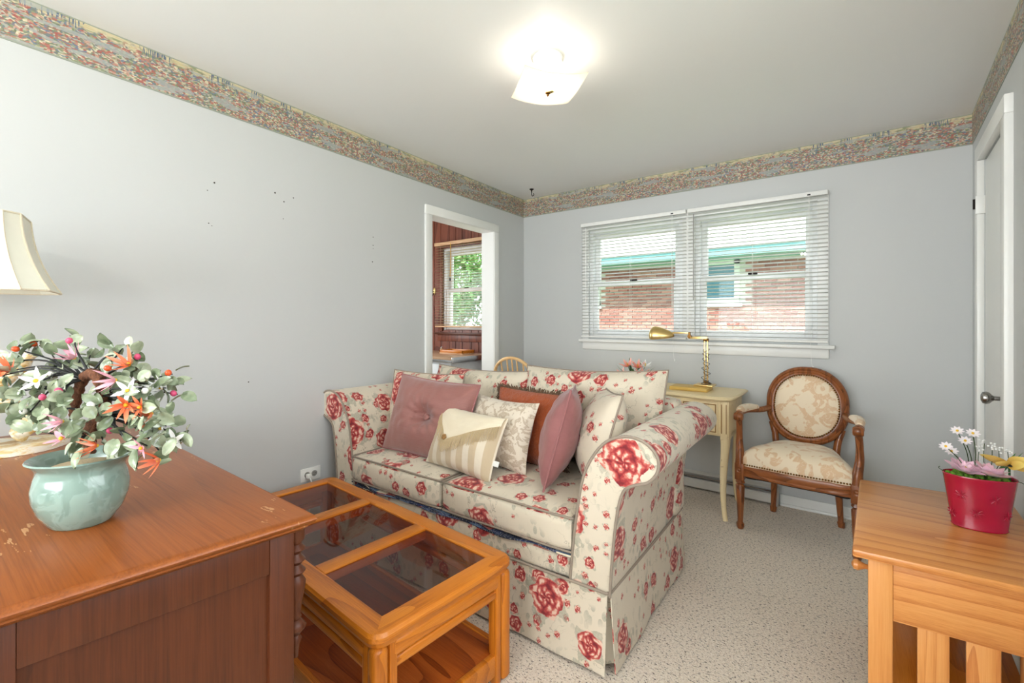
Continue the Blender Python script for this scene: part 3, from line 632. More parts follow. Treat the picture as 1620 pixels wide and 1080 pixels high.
# ------------------------------------------------------------------ outdoors: neighbour's brick house, tree, lawn
def build_outside():
    struct(MB().box(-14, 14, -13, 12, -0.55, -0.4).build('ground', 'lawn', smooth=0), 'green lawn outside the windows')
    Y = 6.0; hs = thing('brick_house', 'red brick house with teal eaves outside the window', 'building', (0, 0, -0.4))
    MB().box(-3.3, 7, Y + 0.012, Y + 5, 0, 2.84).build('wall', 'mortar', hs, smooth=0)
    wins = [(0.02, 0.86, 2.00, 2.84), (-2.9, -2.05, 2.0, 2.84), (3.2, 2.4, 1.9, 2.84)]
    me = MB().box(-0.1015, 0.1015, -0.012, 0.02, -0.0285, 0.0285, 0.003, 1).mesh('brick', 'brick_red', 0)
    cand = []; L = 0.213; hh = 0.068
    for j in range(41):
        z = 0.03 + j * hh
        for i in range(-15, 33):
            x = i * L + (L / 2 if j % 2 else 0)
            if any(a - 0.10 < x < b + 0.10 and c - 0.03 < z < d for a, b, c, d in wins): continue
            cand.append((x, z))
    # the largest in view first: through the window the wall shows between x -2.5..2.3 and z 1.4..2.84 (above ground)
    vis = [c for c in cand if -2.3 < c[0] < 2.2 and c[1] > 1.55]
    vis.sort(key=lambda c: abs(c[0] - 0.6) * 0.6 + abs(c[1] - 2.1))
    top = vis[:300]; st = set(top)
    for x, z in top: inst(me, 'brick', hs, (x, Y, z))
    rest = MB()
    for x, z in cand:
        if (x, z) not in st: rest.box(x - 0.1015, x + 0.1015, Y - 0.012, Y + 0.02, z - 0.0285, z + 0.0285)
    tag(rest.build('bricks', 'brick_red', hs, smooth=0), kind='stuff')
    for a, b, c, d in wins:
        f = MB(); f.box(a, b, Y - 0.04, Y + 0.03, c, c + 0.11).box(a, a + 0.09, Y - 0.03, Y + 0.03, c, d).box(b - 0.09, b, Y - 0.03, Y + 0.03, c, d).box(a, b, Y - 0.03, Y + 0.03, d - 0.08, d).box(a - 0.05, b + 0.05, Y - 0.07, Y + 0.02, c - 0.06, c)
        fo = f.build('window', 'house_white', hs, smooth=0); MB().box(a + 0.08, b - 0.08, Y + 0.0, Y + 0.01, c + 0.1, d - 0.05).build('pane', 'teal_reflection', fo, smooth=0)
    MB().box(-3.7, 7.4, Y - 0.65, Y + 0.1, 2.84, 2.88).build('soffit', 'teal_paint', hs, smooth=0)
    MB().box(-3.7, 7.4, Y - 0.70, Y - 0.65, 2.84, 3.04).build('fascia', 'teal_paint', hs, smooth=0)
    MB().prism([(Y - 0.74, 3.0), (Y - 0.74, 3.05), (Y + 2.6, 4.7), (Y + 6, 3.05), (Y + 6, 3.0)], 'x', -3.8, 7.5).build('roof', 'roof_shingle', hs, smooth=0)
    def tree(px, py, h, r, lab, seed):
        rnd = random.Random(seed); t = thing('leafy_tree', lab, 'tree', (px, py, -0.4), group=None)
        MB().tube([(0, 0, 0), (0.05, 0, h * 0.3), (0, 0.05, h * 0.6)], [0.13, 0.1, 0.06], 8).build('trunk', 'tree_bark', t)
        b = MB()
        for i in range(4800):
            th = rnd.uniform(0, 2 * PI); q = math.acos(rnd.uniform(-1, 1)); rr = r * (0.55 + 0.5 * rnd.random()) * (0.85 + 0.25 * math.sin(3 * th + 2 * q))
            c = Vector((rr * math.sin(q) * math.cos(th), rr * math.sin(q) * math.sin(th), h * 0.56 + rr * math.cos(q) * h / (2.6 * r)))
            m = Euler((rnd.uniform(0, 6), rnd.uniform(0, 6), rnd.uniform(0, 6))).to_matrix(); s = rnd.uniform(0.05, 0.1)
            b.add([c + m @ Vector(p) for p in ((-s, 0, 0), (0, -s * 0.5, 0.01), (s, 0, 0), (0, s * 0.5, 0.01))], [(0, 1, 2, 3)])
        tag(b.build('leaves', 'foliage', t, smooth=0, uv='open'), kind='stuff')
    tree(-6.0, 5.0, 4.8, 1.55, 'leafy green tree outside the panelled room, nearest its window', 3)
    tree(-9.3, 7.4, 5.6, 1.8, 'leafy green tree outside, farther left than the other tree', 4)
build_outside()

# ------------------------------------------------------------------ ceiling lamp, hook, outlet
def build_fixtures():
    for cx, cy, watt, lab in ((1.463, -1.905, 1.4, 'lit flush ceiling light with bent square frosted glass shade above the sofa'), (1.95, -5.0, 54, 'matching lit ceiling light added behind the viewer to brighten the room')):  # second fixture is an unseen addition that brightens the room
        t = thing('ceiling_light', lab, 'lamp', (cx, cy, H), group='flush ceiling lights')
        MB().lathe([(0.062, 0), (0.066, -0.006), (0.063, -0.03), (0.05, -0.038), (0.001, -0.039)], n=28).build('canopy', 'white_plastic', t)
        MB().lathe([(0.018, -0.038), (0.018, -0.062)], n=14).build('socket', 'white_plastic', t)
        MB().lathe([(0.010, -0.06), (0.012, -0.072), (0.016, -0.09), (0.018, -0.1), (0.014, -0.112), (0.006, -0.118), (0.001, -0.119)], n=18).build('bulb', 'lit_bulb', t)
        W = 0.138; th = 0.004
        rz = R(3); c3, s3 = math.cos(rz + R(45)), math.sin(rz + R(45))
        def sh(off):
            def f(u, v):
                a, b = (u * 2 - 1) * W, (v * 2 - 1) * W
                z = -0.158 + 0.020 * (a / W) ** 2 + 0.010 * (b / W) ** 2 + off
                return (a * c3 - b * s3, a * s3 + b * c3, z)
            return f
        b = MB(); b.grid(sh(0), 12, 12); n0 = len(b.v); g = MB(); g.grid(sh(th), 12, 12)
        m = MB(); m.add(b.v, [f[::-1] for f in b.f]); m.add(g.v, g.f)
        w = 13
        for k in range(12):
            for (i, j) in ((k, k + 1), (12 * w + k + 1, 12 * w + k), ((k + 1) * w, k * w), (k * w + 12, (k + 1) * w + 12)): m.f.append([i, j, j + n0, i + n0])
        m.build('glass_shade', 'opal_glass', t, smooth=40)
        MB().cyl((0, 0, -0.125), (0, 0, -0.165), 0.003, n=8).build('stem', 'brass', t)
        MB().lathe([(0.012, -0.159), (0.012, -0.163), (0.005, -0.166), (0.006, -0.173), (0.001, -0.177)], n=12).build('finial', 'dark_brass', t)
        MB().box(0.004, 0.03, -0.012, 0.01, -0.1625, -0.1590, 0.001).build('clip', 'brass', t)
        l = add_light('ceiling_bulb', 'POINT', (cx, cy, H - 0.100), (0, 0, 0), watt, (1.0, 0.93, 0.84) if watt < 10 else (1.0, 0.97, 0.93), shadow_soft_size=0.034); l.parent = t; l.location = (0, 0, -0.1)
    t = thing('ceiling_hook', 'small black swag hook screwed into the ceiling corner', 'hook', (0.266, -0.258, H))
    MB().lathe([(0.020, 0), (0.019, -0.004), (0.008, -0.012), (0.005, -0.016), (0.005, -0.03)], n=12).build('base', 'aged_iron', t)
    MB().tube(spline([(0, 0, -0.028), (0.0, 0, -0.045), (0.006, 0.003, -0.062), (0.018, 0.008, -0.055), (0.016, 0.007, -0.038)], 5), 0.0035, 7).build('prong', 'aged_iron', t)
    t = thing('wall_outlet', 'white double outlet on the left wall with a plug in it', 'outlet', LW(2.235, -0.001, 0.402), (0, 0, -R(2.2)))
    # local: x out of the wall, y along the wall
    MB().box(0, 0.006, -0.058, 0.058, -0.036, 0.036, 0.002).build('cover_plate', 'white_plastic', t)
    for y in (-0.021, 0.021):
        s = MB().lathe([(0.0165, 0.004), (0.0165, 0.0075)], (0, y, 0), 16, axis='x').build('socket', 'outlet_grey', t)
        MB().box(0.0070, 0.0080, y - 0.007, y + 0.001, -0.0075, -0.0055).box(0.0070, 0.0080, y - 0.007, y + 0.001, 0.0055, 0.0075).box(0.0070, 0.0080, y + 0.006, y + 0.010, -0.002, 0.002).build('slots', 'black_slot', s, smooth=0)
    t2 = thing('power_plug', 'white plug with cord pushed into the left wall outlet', 'plug', LW(2.256, -0.010, 0.400), (0, 0, -R(2.2)))
    MB().box(0.0, 0.026, -0.013, 0.013, -0.014, 0.011, 0.004).build('plug_body', 'white_plastic', t2)
    MB().tube(spline([(0.02, 0, -0.005), (0.05, 0.0, -0.06), (0.03, -0.02, -0.25), (0.03, -0.1, -0.39)], 8), 0.003, 7).build('cord', 'white_plastic', t2)
build_fixtures()

# ------------------------------------------------------------------ dresser
DA = Vector((-0.9997, 0.023)); DB = Vector((-0.125, -0.992)); DC = Vector((1.630, -3.095))
def DX(a, b, z): p = DC + DA * a + DB * b; return (p.x, p.y, z)
def build_dresser():
    T = 0.86; W, D = 1.49, 0.50
    org = DX(W / 2, D / 2, 0)
    t = thing('dresser', 'stained wooden dresser with sides darkened for shade and worn scratched top in the left foreground', 'dresser', org)
    def loc(a, b, z): p = DX(a, b, z); return (p[0] - org[0], p[1] - org[1], z)
    B = lambda: MB(loc)
    # moulded top
    prof = [(0.0, T - 0.012), (0.004, T - 0.004), (0.012, T)]
    m = B()
    ring = [(0.012, T), (0.004, T - 0.003), (0.0, T - 0.011), (0.004, T - 0.019), (0.012, T - 0.022), (0.012, T - 0.026), (0.022, T - 0.034)]
    vs = []
    for ins, z in ring: vs += [(ins, ins, z), (W, ins, z), (W, D, z), (ins, D, z)]
    fs = [(0, 1, 2, 3), tuple(range(len(vs) - 4, len(vs)))[::-1]]
    for i in range(len(ring) - 1): fs += [(i * 4 + j, i * 4 + (j + 1) % 4, i * 4 + 4 + (j + 1) % 4, i * 4 + 4 + j) for j in range(4)]
    m.add(vs, fs); m.build('top', 'dresser_top', t, smooth=50)
    i0 = 0.032; z1 = T - 0.034
    # end panel frame: stiles, rails, recessed panel
    e = B(); e.box(i0, i0 + 0.022, i0, i0 + 0.048, 0.05, z1, 0.002).box(i0, i0 + 0.022, D - 0.07, D - 0.01, 0.05, z1, 0.002).box(i0, i0 + 0.022, i0 + 0.048, D - 0.07, z1 - 0.075, z1, 0.002).box(i0, i0 + 0.022, i0 + 0.048, D - 0.07, 0.05, 0.16, 0.002)
    e.build('end_frame', 'dresser_wood_z', t)
    B().box(i0 + 0.012, i0 + 0.022, i0 + 0.046, D - 0.068, 0.155, z1 - 0.073).build('end_panel', 'dresser_wood_z', t, smooth=0)
    B().box(i0 + 0.022, W - 0.03, i0 + 0.004, D - 0.012, 0.06, z1).build('carcass', 'dresser_wood_z', t, smooth=0)
    e = B(); e.box(W - 0.03, W - 0.008, i0, D - 0.01, 0.05, z1, 0.002); e.build('end_panel', 'dresser_wood_z', t)
    # turned half columns on the front stiles
    cp = [(0.004, 0.54), (0.006, 0.565), (0.010, 0.580), (0.006, 0.588), (0.014, 0.600), (0.017, 0.607), (0.012, 0.617), (0.007, 0.622), (0.010, 0.628), (0.008, 0.634), (0.010, 0.655), (0.015, 0.690), (0.016, 0.705), (0.010, 0.718),
          (0.016, 0.727), (0.010, 0.737), (0.008, 0.741), (0.016, 0.751), (0.009, 0.762), (0.008, 0.765), (0.016, 0.775), (0.009, 0.786), (0.014, 0.796), (0.015, 0.826)]
    for a in (i0 + 0.024, W - 0.055): B().lathe([(r * 1.25, z) for r, z in cp], (a, i0 - 0.014, 0), 16).build('half_column', 'dresser_wood_z', t, smooth=60)
    for a in (i0 + 0.05, W - 0.12):  B().box(a - 0.045, a + 0.03, i0 - 0.0, i0 + 0.02, 0.05, z1, 0.002).build('stile', 'dresser_wood_z', t)
    for j in range(3):
        for i in range(2):
            a0 = 0.135 + i * 0.635; z0 = 0.10 + j * 0.24
            d = B().box(a0, a0 + 0.61, i0 - 0.008, i0 + 0.012, z0, z0 + 0.225, 0.006).build('drawer', 'dresser_wood_x', t)
            for q in (0.13, 0.48): B().lathe([(0.008, i0 - 0.006), (0.008, i0 - 0.016), (0.017, i0 - 0.024), (0.012, i0 - 0.031), (0.001, i0 - 0.032)], (a0 + q, 0, z0 + 0.112), 12, axis='y').build('knob', 'dresser_wood_z', d)
    for a in (0.06, W - 0.1):
        for b in (0.06, D - 0.07): B().lathe([(0.022, 0.0), (0.030, 0.02), (0.026, 0.05), (0.034, 0.062)], (a, b, 0), 14).build('foot', 'dresser_wood_z', t)
build_dresser()
DT = 0.86

# ------------------------------------------------------------------ table lamp on the dresser
def build_table_lamp():
    t = thing('table_lamp', 'cream cloth shaded lamp on gilded white base at the left edge', 'lamp', (0.395, -3.485, DT + 0.001), (0, 0, R(75)))
    b = MB(); out = [(0.060 + 0.150 * math.cos(q) * (1 + 0.05 * math.sin(5 * q)), 0.105 * math.sin(q) * (1 + 0.06 * math.sin(4 * q))) for q in [2 * PI * i / 28 for i in range(28)]]
    b.prism(out, 'z', 0, 0.022); b.build('plinth', 'gilt_ceramic', t, smooth=30)
    rnd = random.Random(5)
    def shard(pts, rs, nm='carved_stem'):
        m = MB(); m.tube(spline(pts, 5), [lerp(rs[0], rs[1], i / (len(spline(pts, 5)) - 1)) * (1 + 0.18 * math.sin(i * 1.9)) for i in range(len(spline(pts, 5)))], 9, flat=0.6); m.build(nm, 'gilt_ceramic', t, smooth=50)
    shard([(0.0, 0, 0.03), (0.02, 0.0, 0.12), (-0.03, 0.01, 0.24), (0.0, 0.0, 0.36)], (0.045, 0.018))
    shard([(0.09, -0.01, 0.045), (0.125, -0.01, 0.08), (0.10, 0.0, 0.13), (0.05, 0.0, 0.16)], (0.042, 0.02))
    shard([(-0.02, -0.06, 0.035), (-0.03, -0.075, 0.09), (0.0, -0.04, 0.16)], (0.042, 0.02))
    shard([(0.0, 0.0, 0.20), (0.07, 0.0, 0.225), (0.12, 0.0, 0.30)], (0.035, 0.028), 'carved_branch')
    MB().cyl((0, 0, 0.34), (0, 0, 0.60), 0.007, n=10).build('stem', 'brass', t)
    # square bell shade with cut corners
    def sec(r, z):
        c = 0.30; pts = []
        for k in range(4):
            q = k * PI / 2
            for s in (-1, 1):
                x, y = r, s * r * (1 - c); pts.append((x * math.cos(q) - y * math.sin(q), x * math.sin(q) + y * math.cos(q), z))
        return pts
    rows = []; N = 8
    for i in range(N + 1):
        u = i / N; r = 0.108 + 0.058 * u ** 2.2 + 0.010 * u; rows.append((r, 0.735 - 0.235 * u))
    m = MB(); n = 8
    vs = []
    for r, z in rows: vs += sec(r, z)
    for r, z in rows: vs += sec(r - 0.003, z)
    K = (N + 1) * n; fs = []
    for i in range(N):
        for j in range(n):
            fs.append((i * n + j, (i + 1) * n + j, (i + 1) * n + (j + 1) % n, i * n + (j + 1) % n)); fs.append((K + i * n + j, K + i * n + (j + 1) % n, K + (i + 1) * n + (j + 1) % n, K + (i + 1) * n + j))
    for j in range(n):
        fs.append((j, (j + 1) % n, K + (j + 1) % n, K + j)); e = N * n; fs.append((e + j, K + e + j, K + e + (j + 1) % n, e + (j + 1) % n))
    m.add(vs, fs); s = m.build('lamp_shade', 'lamp_shade_cloth', t, smooth=25)
    br = MB()
    for j in range(8): br.tube([sec(r + 0.001, z)[j] for r, z in rows], 0.0032, 6)
    br.tube(sec(rows[0][0], rows[0][1]), 0.003, 6, closed=True).tube(sec(rows[-1][0], rows[-1][1]), 0.003, 6, closed=True); br.build('braid_trim', 'shade_braid', s)
build_table_lamp()

# ------------------------------------------------------------------ jade tree in celadon pot
CR = Vector((0.8044, 0.5941, 0)); CF = Vector((-0.5941, 0.8044, 0)); UP = Vector((0, 0, 1))
def petal_mesh(name, mat, L, W, cup=0.3, n=5, tip=1.0):
    def f(u, v):
        w = W * math.sin(PI * min(1, (0.08 + 0.92 * u) ** 0.8)) ** 0.8 * (1 if u < 0.6 else tip + (1 - tip) * (1 - u) / 0.4); a = (v * 2 - 1)
        return (u * L, a * w * 0.5, cup * L * (u * u * 0.6) + abs(a) * w * 0.12)
    return MB().grid(f, n, 2, lambda u, v: (u, v)).mesh(name, mat, 60)
def flower_mesh(name, mat, L, W, n, cup, layers=1, tip=1.0):
    b = MB()
    for k in range(layers):
        for i in range(n):
            q = 2 * PI * (i + 0.5 * k) / n + 0.2 * k; s = 1 - 0.28 * k; lift = 0.45 * k + cup
            def f(u, v):
                w = W * s * math.sin(PI * min(1, (0.06 + 0.94 * u) ** 0.85)) ** 0.75; a = v * 2 - 1
                x = u * L * s; y = a * w * 0.5; z = lift * L * s * u * (0.5 + 0.5 * u) + abs(a) * w * 0.15
                return (x * math.cos(q) - y * math.sin(q), x * math.sin(q) + y * math.cos(q), z)
            b.grid(f, 5, 2, lambda u, v: (u, v))
    return b.mesh(name, mat, 60)
def look_rot(d, spin=0.0):
    q = Vector(d).normalized().to_track_quat('Z', 'Y'); return (q @ Euler((0, 0, spin)).to_quaternion()).to_euler()

def build_bonsai():
    base = Vector((1.283, -3.402, DT))
    t = thing('jade_tree', 'artificial jade flower tree in pale celadon pot on the dresser', 'ornament', base, (0, 0, 0))
    rnd = random.Random(11)
    S = 775.0
    def P(px, py, dep=0.0):   # position in the pot's own plane, metres from the pot base
        k = (0.9300 + dep) / 0.9300
        return CR * ((px - 137) / S * k + (-0.94) * dep * 1.0 * 1.0 * 1.0 + 0.0) + CF * dep + UP * ((823 - py) / S * k + (-(823 - 506.5) / 720.0) * dep)
    pot = MB().lathe([(0.001, 0.0), (0.044, 0.0), (0.048, 0.004), (0.064, 0.03), (0.072, 0.055), (0.0735, 0.078), (0.069, 0.100), (0.066, 0.112), (0.070, 0.122), (0.079, 0.130), (0.0815, 0.133), (0.080, 0.136), (0.074, 0.133), (0.064, 0.122), (0.062, 0.108), (0.001, 0.105)], n=40, cap=False)
    po = pot.build('pot', 'celadon', t, smooth=50, rot=(0, 0, R(36)))
    for v in po.data.vertices: v.co.x *= 1.08; v.co.y *= 0.96
    MB().lathe([(0.0625, 0.108), (0.05, 0.117), (0.02, 0.121), (0.001, 0.122)], n=24, cap=False).build('gravel', 'sand', t)
    tr = [P(143, 716, 0), P(147, 690, 0.005), P(160, 665, 0.01), P(172, 640, 0.0), P(170, 612, -0.01), P(160, 592, -0.01), P(145, 592, 0.0), P(133, 610, 0.01), P(126, 640, 0.02), P(124, 655, 0.03)]
    sp = spline(tr, 5); MB().tube(sp, [lerp(0.015, 0.008, i / (len(sp) - 1)) * (1 + 0.15 * math.sin(i * 2.3)) for i in range(len(sp))], 10).build('trunk', 'bark', t, smooth=60)
    leafs = []
    for k in range(3):
        L, W = ((0.030, 0.022), (0.036, 0.020), (0.026, 0.023))[k]
        def f(u, v):
            w = W * math.sin(PI * min(1, (0.05 + 0.95 * u))) ** 0.6; a = v * 2 - 1
            return (u * L, a * w * 0.5, 0.004 * math.sin(u * PI) - (1 - abs(a)) * 0.003 + 0.006 * u * u * (k - 1))
        leafs.append(MB().grid(f, 6, 4).mesh('leaf', 'jade_leaf', 70))
    fl = {c: flower_mesh('flower', 'petal_' + c, 0.026, 0.009, 5, 0.45) for c in ('pink', 'orange', 'white')}
    fl2 = {c: flower_mesh('flower', 'petal_' + c, 0.027, 0.008, 4, 1.1, 2) for c in ('pink', 'orange', 'white')}
    be = {c: MB().ball((0, 0, 0), (0.0052, 0.0052, 0.006), 10, 7).mesh('berry', 'berry_' + c, 60) for c in ('pink', 'orange', 'white')}
    ce = MB().ball((0, 0, 0.003), 0.004, 8, 6).mesh('stamen', 'stamen', 60)
    roots = [P(160, 600), P(150, 592), P(140, 598), P(168, 630), P(166, 655), P(150, 690)]
    # clusters (px, py, depth, what)
    cl = [(22, 570, .02, 'n'), (42, 553, .03, 'bo'), (70, 545, .05, 'bo'), (90, 560, .03, 'n'), (126, 540, .0, 'bp'), (135, 565, .01, 'fp'), (14, 592, -.02, 'fo'), (34, 583, 0, 'fo'), (60, 585, .03, 'n'), (76, 600, -.03, 'fw'), (98, 592, .0, 'bw'),
          (10, 622, -.03, 'fp'), (40, 612, -.02, 'n'), (62, 620, -.03, 'n'), (85, 628, -.04, 'bp'), (110, 618, -.03, 'bp'), (30, 640, .0, 'n'), (55, 650, -.02, 'bw'), (84, 655, -.05, 'n'), (68, 680, -.05, 'n'), (118, 662, -.06, 'fp'), (116, 690, -.06, 'fp'), (140, 700, -.06, 'n'),
          (138, 632, -.04, 'n'), (160, 640, -.05, 'bw'), (168, 658, -.06, 'n'), (172, 700, -.05, 'fo'), (186, 560, .03, 'n'), (200, 550, .04, 'n'), (220, 575, .01, 'fo'), (232, 565, .02, 'bp'), (186, 583, -.01, 'bo'), (200, 598, -.02, 'fp'), (218, 615, -.03, 'fw'), (190, 622, -.03, 'n'),
          (240, 605, .0, 'n'), (262, 598, .02, 'n'), (280, 590, .02, 'bo'), (270, 612, .02, 'fw'), (288, 622, .03, 'bp'), (244, 618, -.02, 'bw'), (215, 636, -.04, 'fo'), (238, 640, -.04, 'fo'), (256, 650, -.02, 'fo'), (228, 655, -.05, 'n'), (275, 660, .0, 'bw'),
          (205, 690, -.05, 'n'), (190, 680, -.03, 'bp'), (232, 680, -.04, 'n'), (246, 672, -.02, 'n'), (270, 672, .0, 'fw'), (240, 703, -.05, 'fp'), (268, 705, -.02, 'n'), (268, 722, -.03, 'fo'), (290, 692, .0, 'fw'), (216, 706, -.04, 'n'), (100, 640, .06, 'n'), (180, 610, .06, 'n'), (150, 560, .07, 'n'), (210, 660, .07, 'n'), (60, 660, .07, 'n')]
    n = 0
    for i, (px, py, dep, kind) in enumerate(cl):
        c = P(px, py, dep); r = min(roots, key=lambda q: (q - c).length)
        mid = (r + c) / 2 + Vector((rnd.uniform(-.012, .012), rnd.uniform(-.012, .012), rnd.uniform(0.0, .02)))
        w = spline([r, mid, c], 5); MB().tube(w, [lerp(0.0028, 0.0012, k / (len(w) - 1)) for k in range(len(w))], 6).build('branch', 'black_wire', t, smooth=60)
        for k in range(5 if kind == 'n' else 4):
            q = rnd.uniform(0, 2 * PI); off = CR * math.cos(q) * rnd.uniform(.004, .022) + UP * math.sin(q) * rnd.uniform(.002, .016) + CF * rnd.uniform(-.015, .015)
            d = Vector((rnd.uniform(-1, 1), rnd.uniform(-1, 1), rnd.uniform(-.3, 1)))
            if k % 2 == 0: d = -CF * 0.9 + Vector((rnd.uniform(-.7, .7), rnd.uniform(-.7, .7), rnd.uniform(-.2, .9)))
            o = inst(leafs[n % 3], 'leaf', t, c + off, look_rot(d, rnd.uniform(0, 6.28)), (rnd.uniform(.85, 1.15),) * 3); n += 1
        col = {'p': 'pink', 'o': 'orange', 'w': 'white', 'n': None}[kind[-1]]
        if kind[0] == 'f':
            d = -CF + Vector((rnd.uniform(-.6, .6), rnd.uniform(-.3, .3), rnd.uniform(-.2, .7)))
            o = inst((fl if i % 3 == 0 else fl2)[col], 'flower', t, c - CF * 0.012, look_rot(d, rnd.uniform(0, 6)), (rnd.uniform(.85, 1.1),) * 3)
            inst(ce, 'stamen', o)
        elif kind[0] == 'b':
            inst(be[col], 'berry', t, c - CF * 0.012 + UP * 0.004, (rnd.uniform(0, 1), rnd.uniform(0, 1), 0), (1.15,) * 3)
build_bonsai()

# ------------------------------------------------------------------ coffee table
def build_coffee_table():
    t = thing('coffee_table', 'amber oak coffee table with three smoked glass panes before the sofa', 'table', (0.912, -2.548, 0), (0, 0, R(-4.2)))
    L, W, T = 0.640, 0.280, 0.43; fw = 0.066; bw = 0.033
    # top frame: four mitred rails with rounded outer edges, two cross bars
    def rail(pts_out, pts_in, mat, nm='frame_rail'):
        b = MB(); prof = [(0.0, 0.395), (-0.006, 0.405), (-0.006, 0.418), (0.0, 0.427), (0.008, 0.430), (fw - 0.004, 0.430), (fw, 0.426), (fw, 0.385), (0.004, 0.385)]
        n = len(prof); vs = []; m = len(pts_out)
        for (o, i) in zip(pts_out, pts_in):
            for k, z in prof:
                u = k / fw; vs.append((lerp(o[0], i[0], u), lerp(o[1], i[1], u), z))
        fs = [(q * n + k, q * n + (k + 1) % n, q * n + n + (k + 1) % n, q * n + n + k) for q in range(m - 1) for k in range(n)] + [list(range(n))[::-1], list(range((m - 1) * n, m * n))]
        b.add(vs, fs); return b.build(nm, mat, t, smooth=30)
    c = [(-L, -W), (L, -W), (L, W), (-L, W)]; ci = [(-L + fw, -W + fw), (L - fw, -W + fw), (L - fw, W - fw), (-L + fw, W - fw)]
    cr = 0.042
    def arc(k, a0, a1):   # points on the rounded outer corner k, angles in degrees
        sx, sy = (1 if c[k][0] > 0 else -1), (1 if c[k][1] > 0 else -1)
        return [(sx * (L - cr) + cr * math.cos(R(lerp(a0, a1, q / 4))), sy * (W - cr) + cr * math.sin(R(lerp(a0, a1, q / 4)))) for q in range(5)]
    for k in range(4):
        a0 = 225 + 90 * k; out = arc(k, a0, a0 + 45) + arc((k + 1) % 4, a0 + 45, a0 + 90)
        i0, i1 = ci[k], ci[(k + 1) % 4]; inn = [(lerp(i0[0], i1[0], q * 0.012), lerp(i0[1], i1[1], q * 0.012)) for q in range(5)] + [(lerp(i1[0], i0[0], (4 - q) * 0.012), lerp(i1[1], i0[1], (4 - q) * 0.012)) for q in range(5)]
        rail(out, inn, 'oak_amber_x' if k % 2 == 0 else 'oak_amber_y')
    pw = (2 * (L - fw) - 2 * 2 * bw) / 3; x = -L + fw
    for k in range(3):
        MB().box(x + 0.001, x + pw - 0.001, -W + fw + 0.001, W - fw - 0.001, 0.4165, 0.4225, 0.0015, 1).build('glass_pane', 'smoked_glass', t, smooth=0)
        if k < 2: MB().box(x + pw, x + pw + 2 * bw, -W + fw, W - fw, 0.385, 0.4295, 0.004).build('cross_bar', 'oak_amber_y', t)
        x += pw + 2 * bw
    # aprons: fat upper moulding, slimmer lower bead
    for s in (-1, 1):
        a = MB(); y = s * (W - 0.022)
        a.box(-L + 0.06, L - 0.06, y - 0.016, y + 0.016, 0.335, 0.384, 0.012, 3).box(-L + 0.06, L - 0.06, y - 0.012, y + 0.012, 0.300, 0.333, 0.010, 3); a.build('apron', 'oak_amber_x', t)
        a = MB(); x = s * (L - 0.022)
        a.box(x - 0.016, x + 0.016, -W + 0.06, W - 0.06, 0.335, 0.384, 0.012, 3).box(x - 0.012, x + 0.012, -W + 0.06, W - 0.06, 0.300, 0.333, 0.010, 3); a.build('apron', 'oak_amber_y', t)
        for q in (-1, 1):
            l = MB(); X, Y = s * (L - 0.026), q * (W - 0.026)
            l.box(X - 0.024, X + 0.024, Y - 0.024, Y + 0.024, 0, 0.385, 0.018, 4)
            x0, x1 = sorted((X - s * 0.026, X - s * 0.052)); l.box(x0, x1, Y - 0.019, Y + 0.019, 0, 0.3845, 0.006)
            y0, y1 = sorted((Y - q * 0.026, Y - q * 0.052)); l.box(X - 0.019, X + 0.019, y0, y1, 0, 0.3845, 0.006)
            l.build('leg', 'oak_amber_z', t)
    MB().box(-L + 0.02, L - 0.02, -W + 0.02, W - 0.02, 0.085, 0.104, 0.003).build('lower_shelf', 'oak_shelf', t)
    s = MB()
    for q in (-1, 1):
        s.box(-L + 0.055, L - 0.055, q * (W - 0.022) - 0.011, q * (W - 0.022) + 0.011, 0.035, 0.108, 0.004)
        s.box(q * (L - 0.022) - 0.011, q * (L - 0.022) + 0.011, -W + 0.055, W - 0.055, 0.035, 0.108, 0.004)
    s.build('shelf_rail', 'oak_amber_x', t)
build_coffee_table()

# ------------------------------------------------------------------ soft furnishing helpers
def pillow(w, h, t, seed=0, n=22, pinch=0.05, ex=0.5, tuft=0.0, wrinkle=0.004, uvo=(0, 0), sag=0.0):
    """closed cushion standing in the xz plane, bottom at z=0, front towards -y; returns (MB, outline points, front surface function)"""
    def pt(u, v, side):
        a, b = u * 2 - 1, v * 2 - 1
        x = w / 2 * a * (1 - pinch * (1 - b * b)) ; z = h / 2 * b * (1 - pinch * 1.1 * (1 - a * a)) - sag * (1 - a * a) * (b + 1) * 0.5
        k = max(0.0, (1 - a * a) * (1 - b * b)) ** ex
        if tuft:
            rr = a * a + b * b; k *= 1 - tuft * math.exp(-rr / 0.06) - 0.17 * math.exp(-rr / 0.22) * (0.5 + 0.5 * math.sin(math.atan2(b, a) * 11 + 1.3 * math.sin(seed + 7 * a)))
        nz = mnoise.noise(Vector((x * 9 + seed * 3.1, z * 9, side * 2.0 + seed)))
        nz2 = mnoise.noise(Vector((x * 26 + seed, z * 20, side + seed * 2)))
        y = side * (t / 2 * k) + (nz * wrinkle * 2 + nz2 * wrinkle) * (k ** 0.5)
        return (x, y, z + h / 2)
    b = MB()
    b.grid(lambda u, v: pt(u, v, -1), n, n, lambda u, v: (u * w + uvo[0], v * h + uvo[1]))
    b.grid(lambda u, v: pt(u, v, 1), n, n, lambda u, v: (u * w + uvo[0] + 0.4, v * h + uvo[1] + 0.3), flip=True)
    N = 16; ol = [pt(i / N, 0, -1) for i in range(N)] + [pt(1, i / N, -1) for i in range(N)] + [pt(1 - i / N, 1, -1) for i in range(N)] + [pt(0, 1 - i / N, -1) for i in range(N)]
    return b, ol, lambda u, v: pt(u, v, -1)
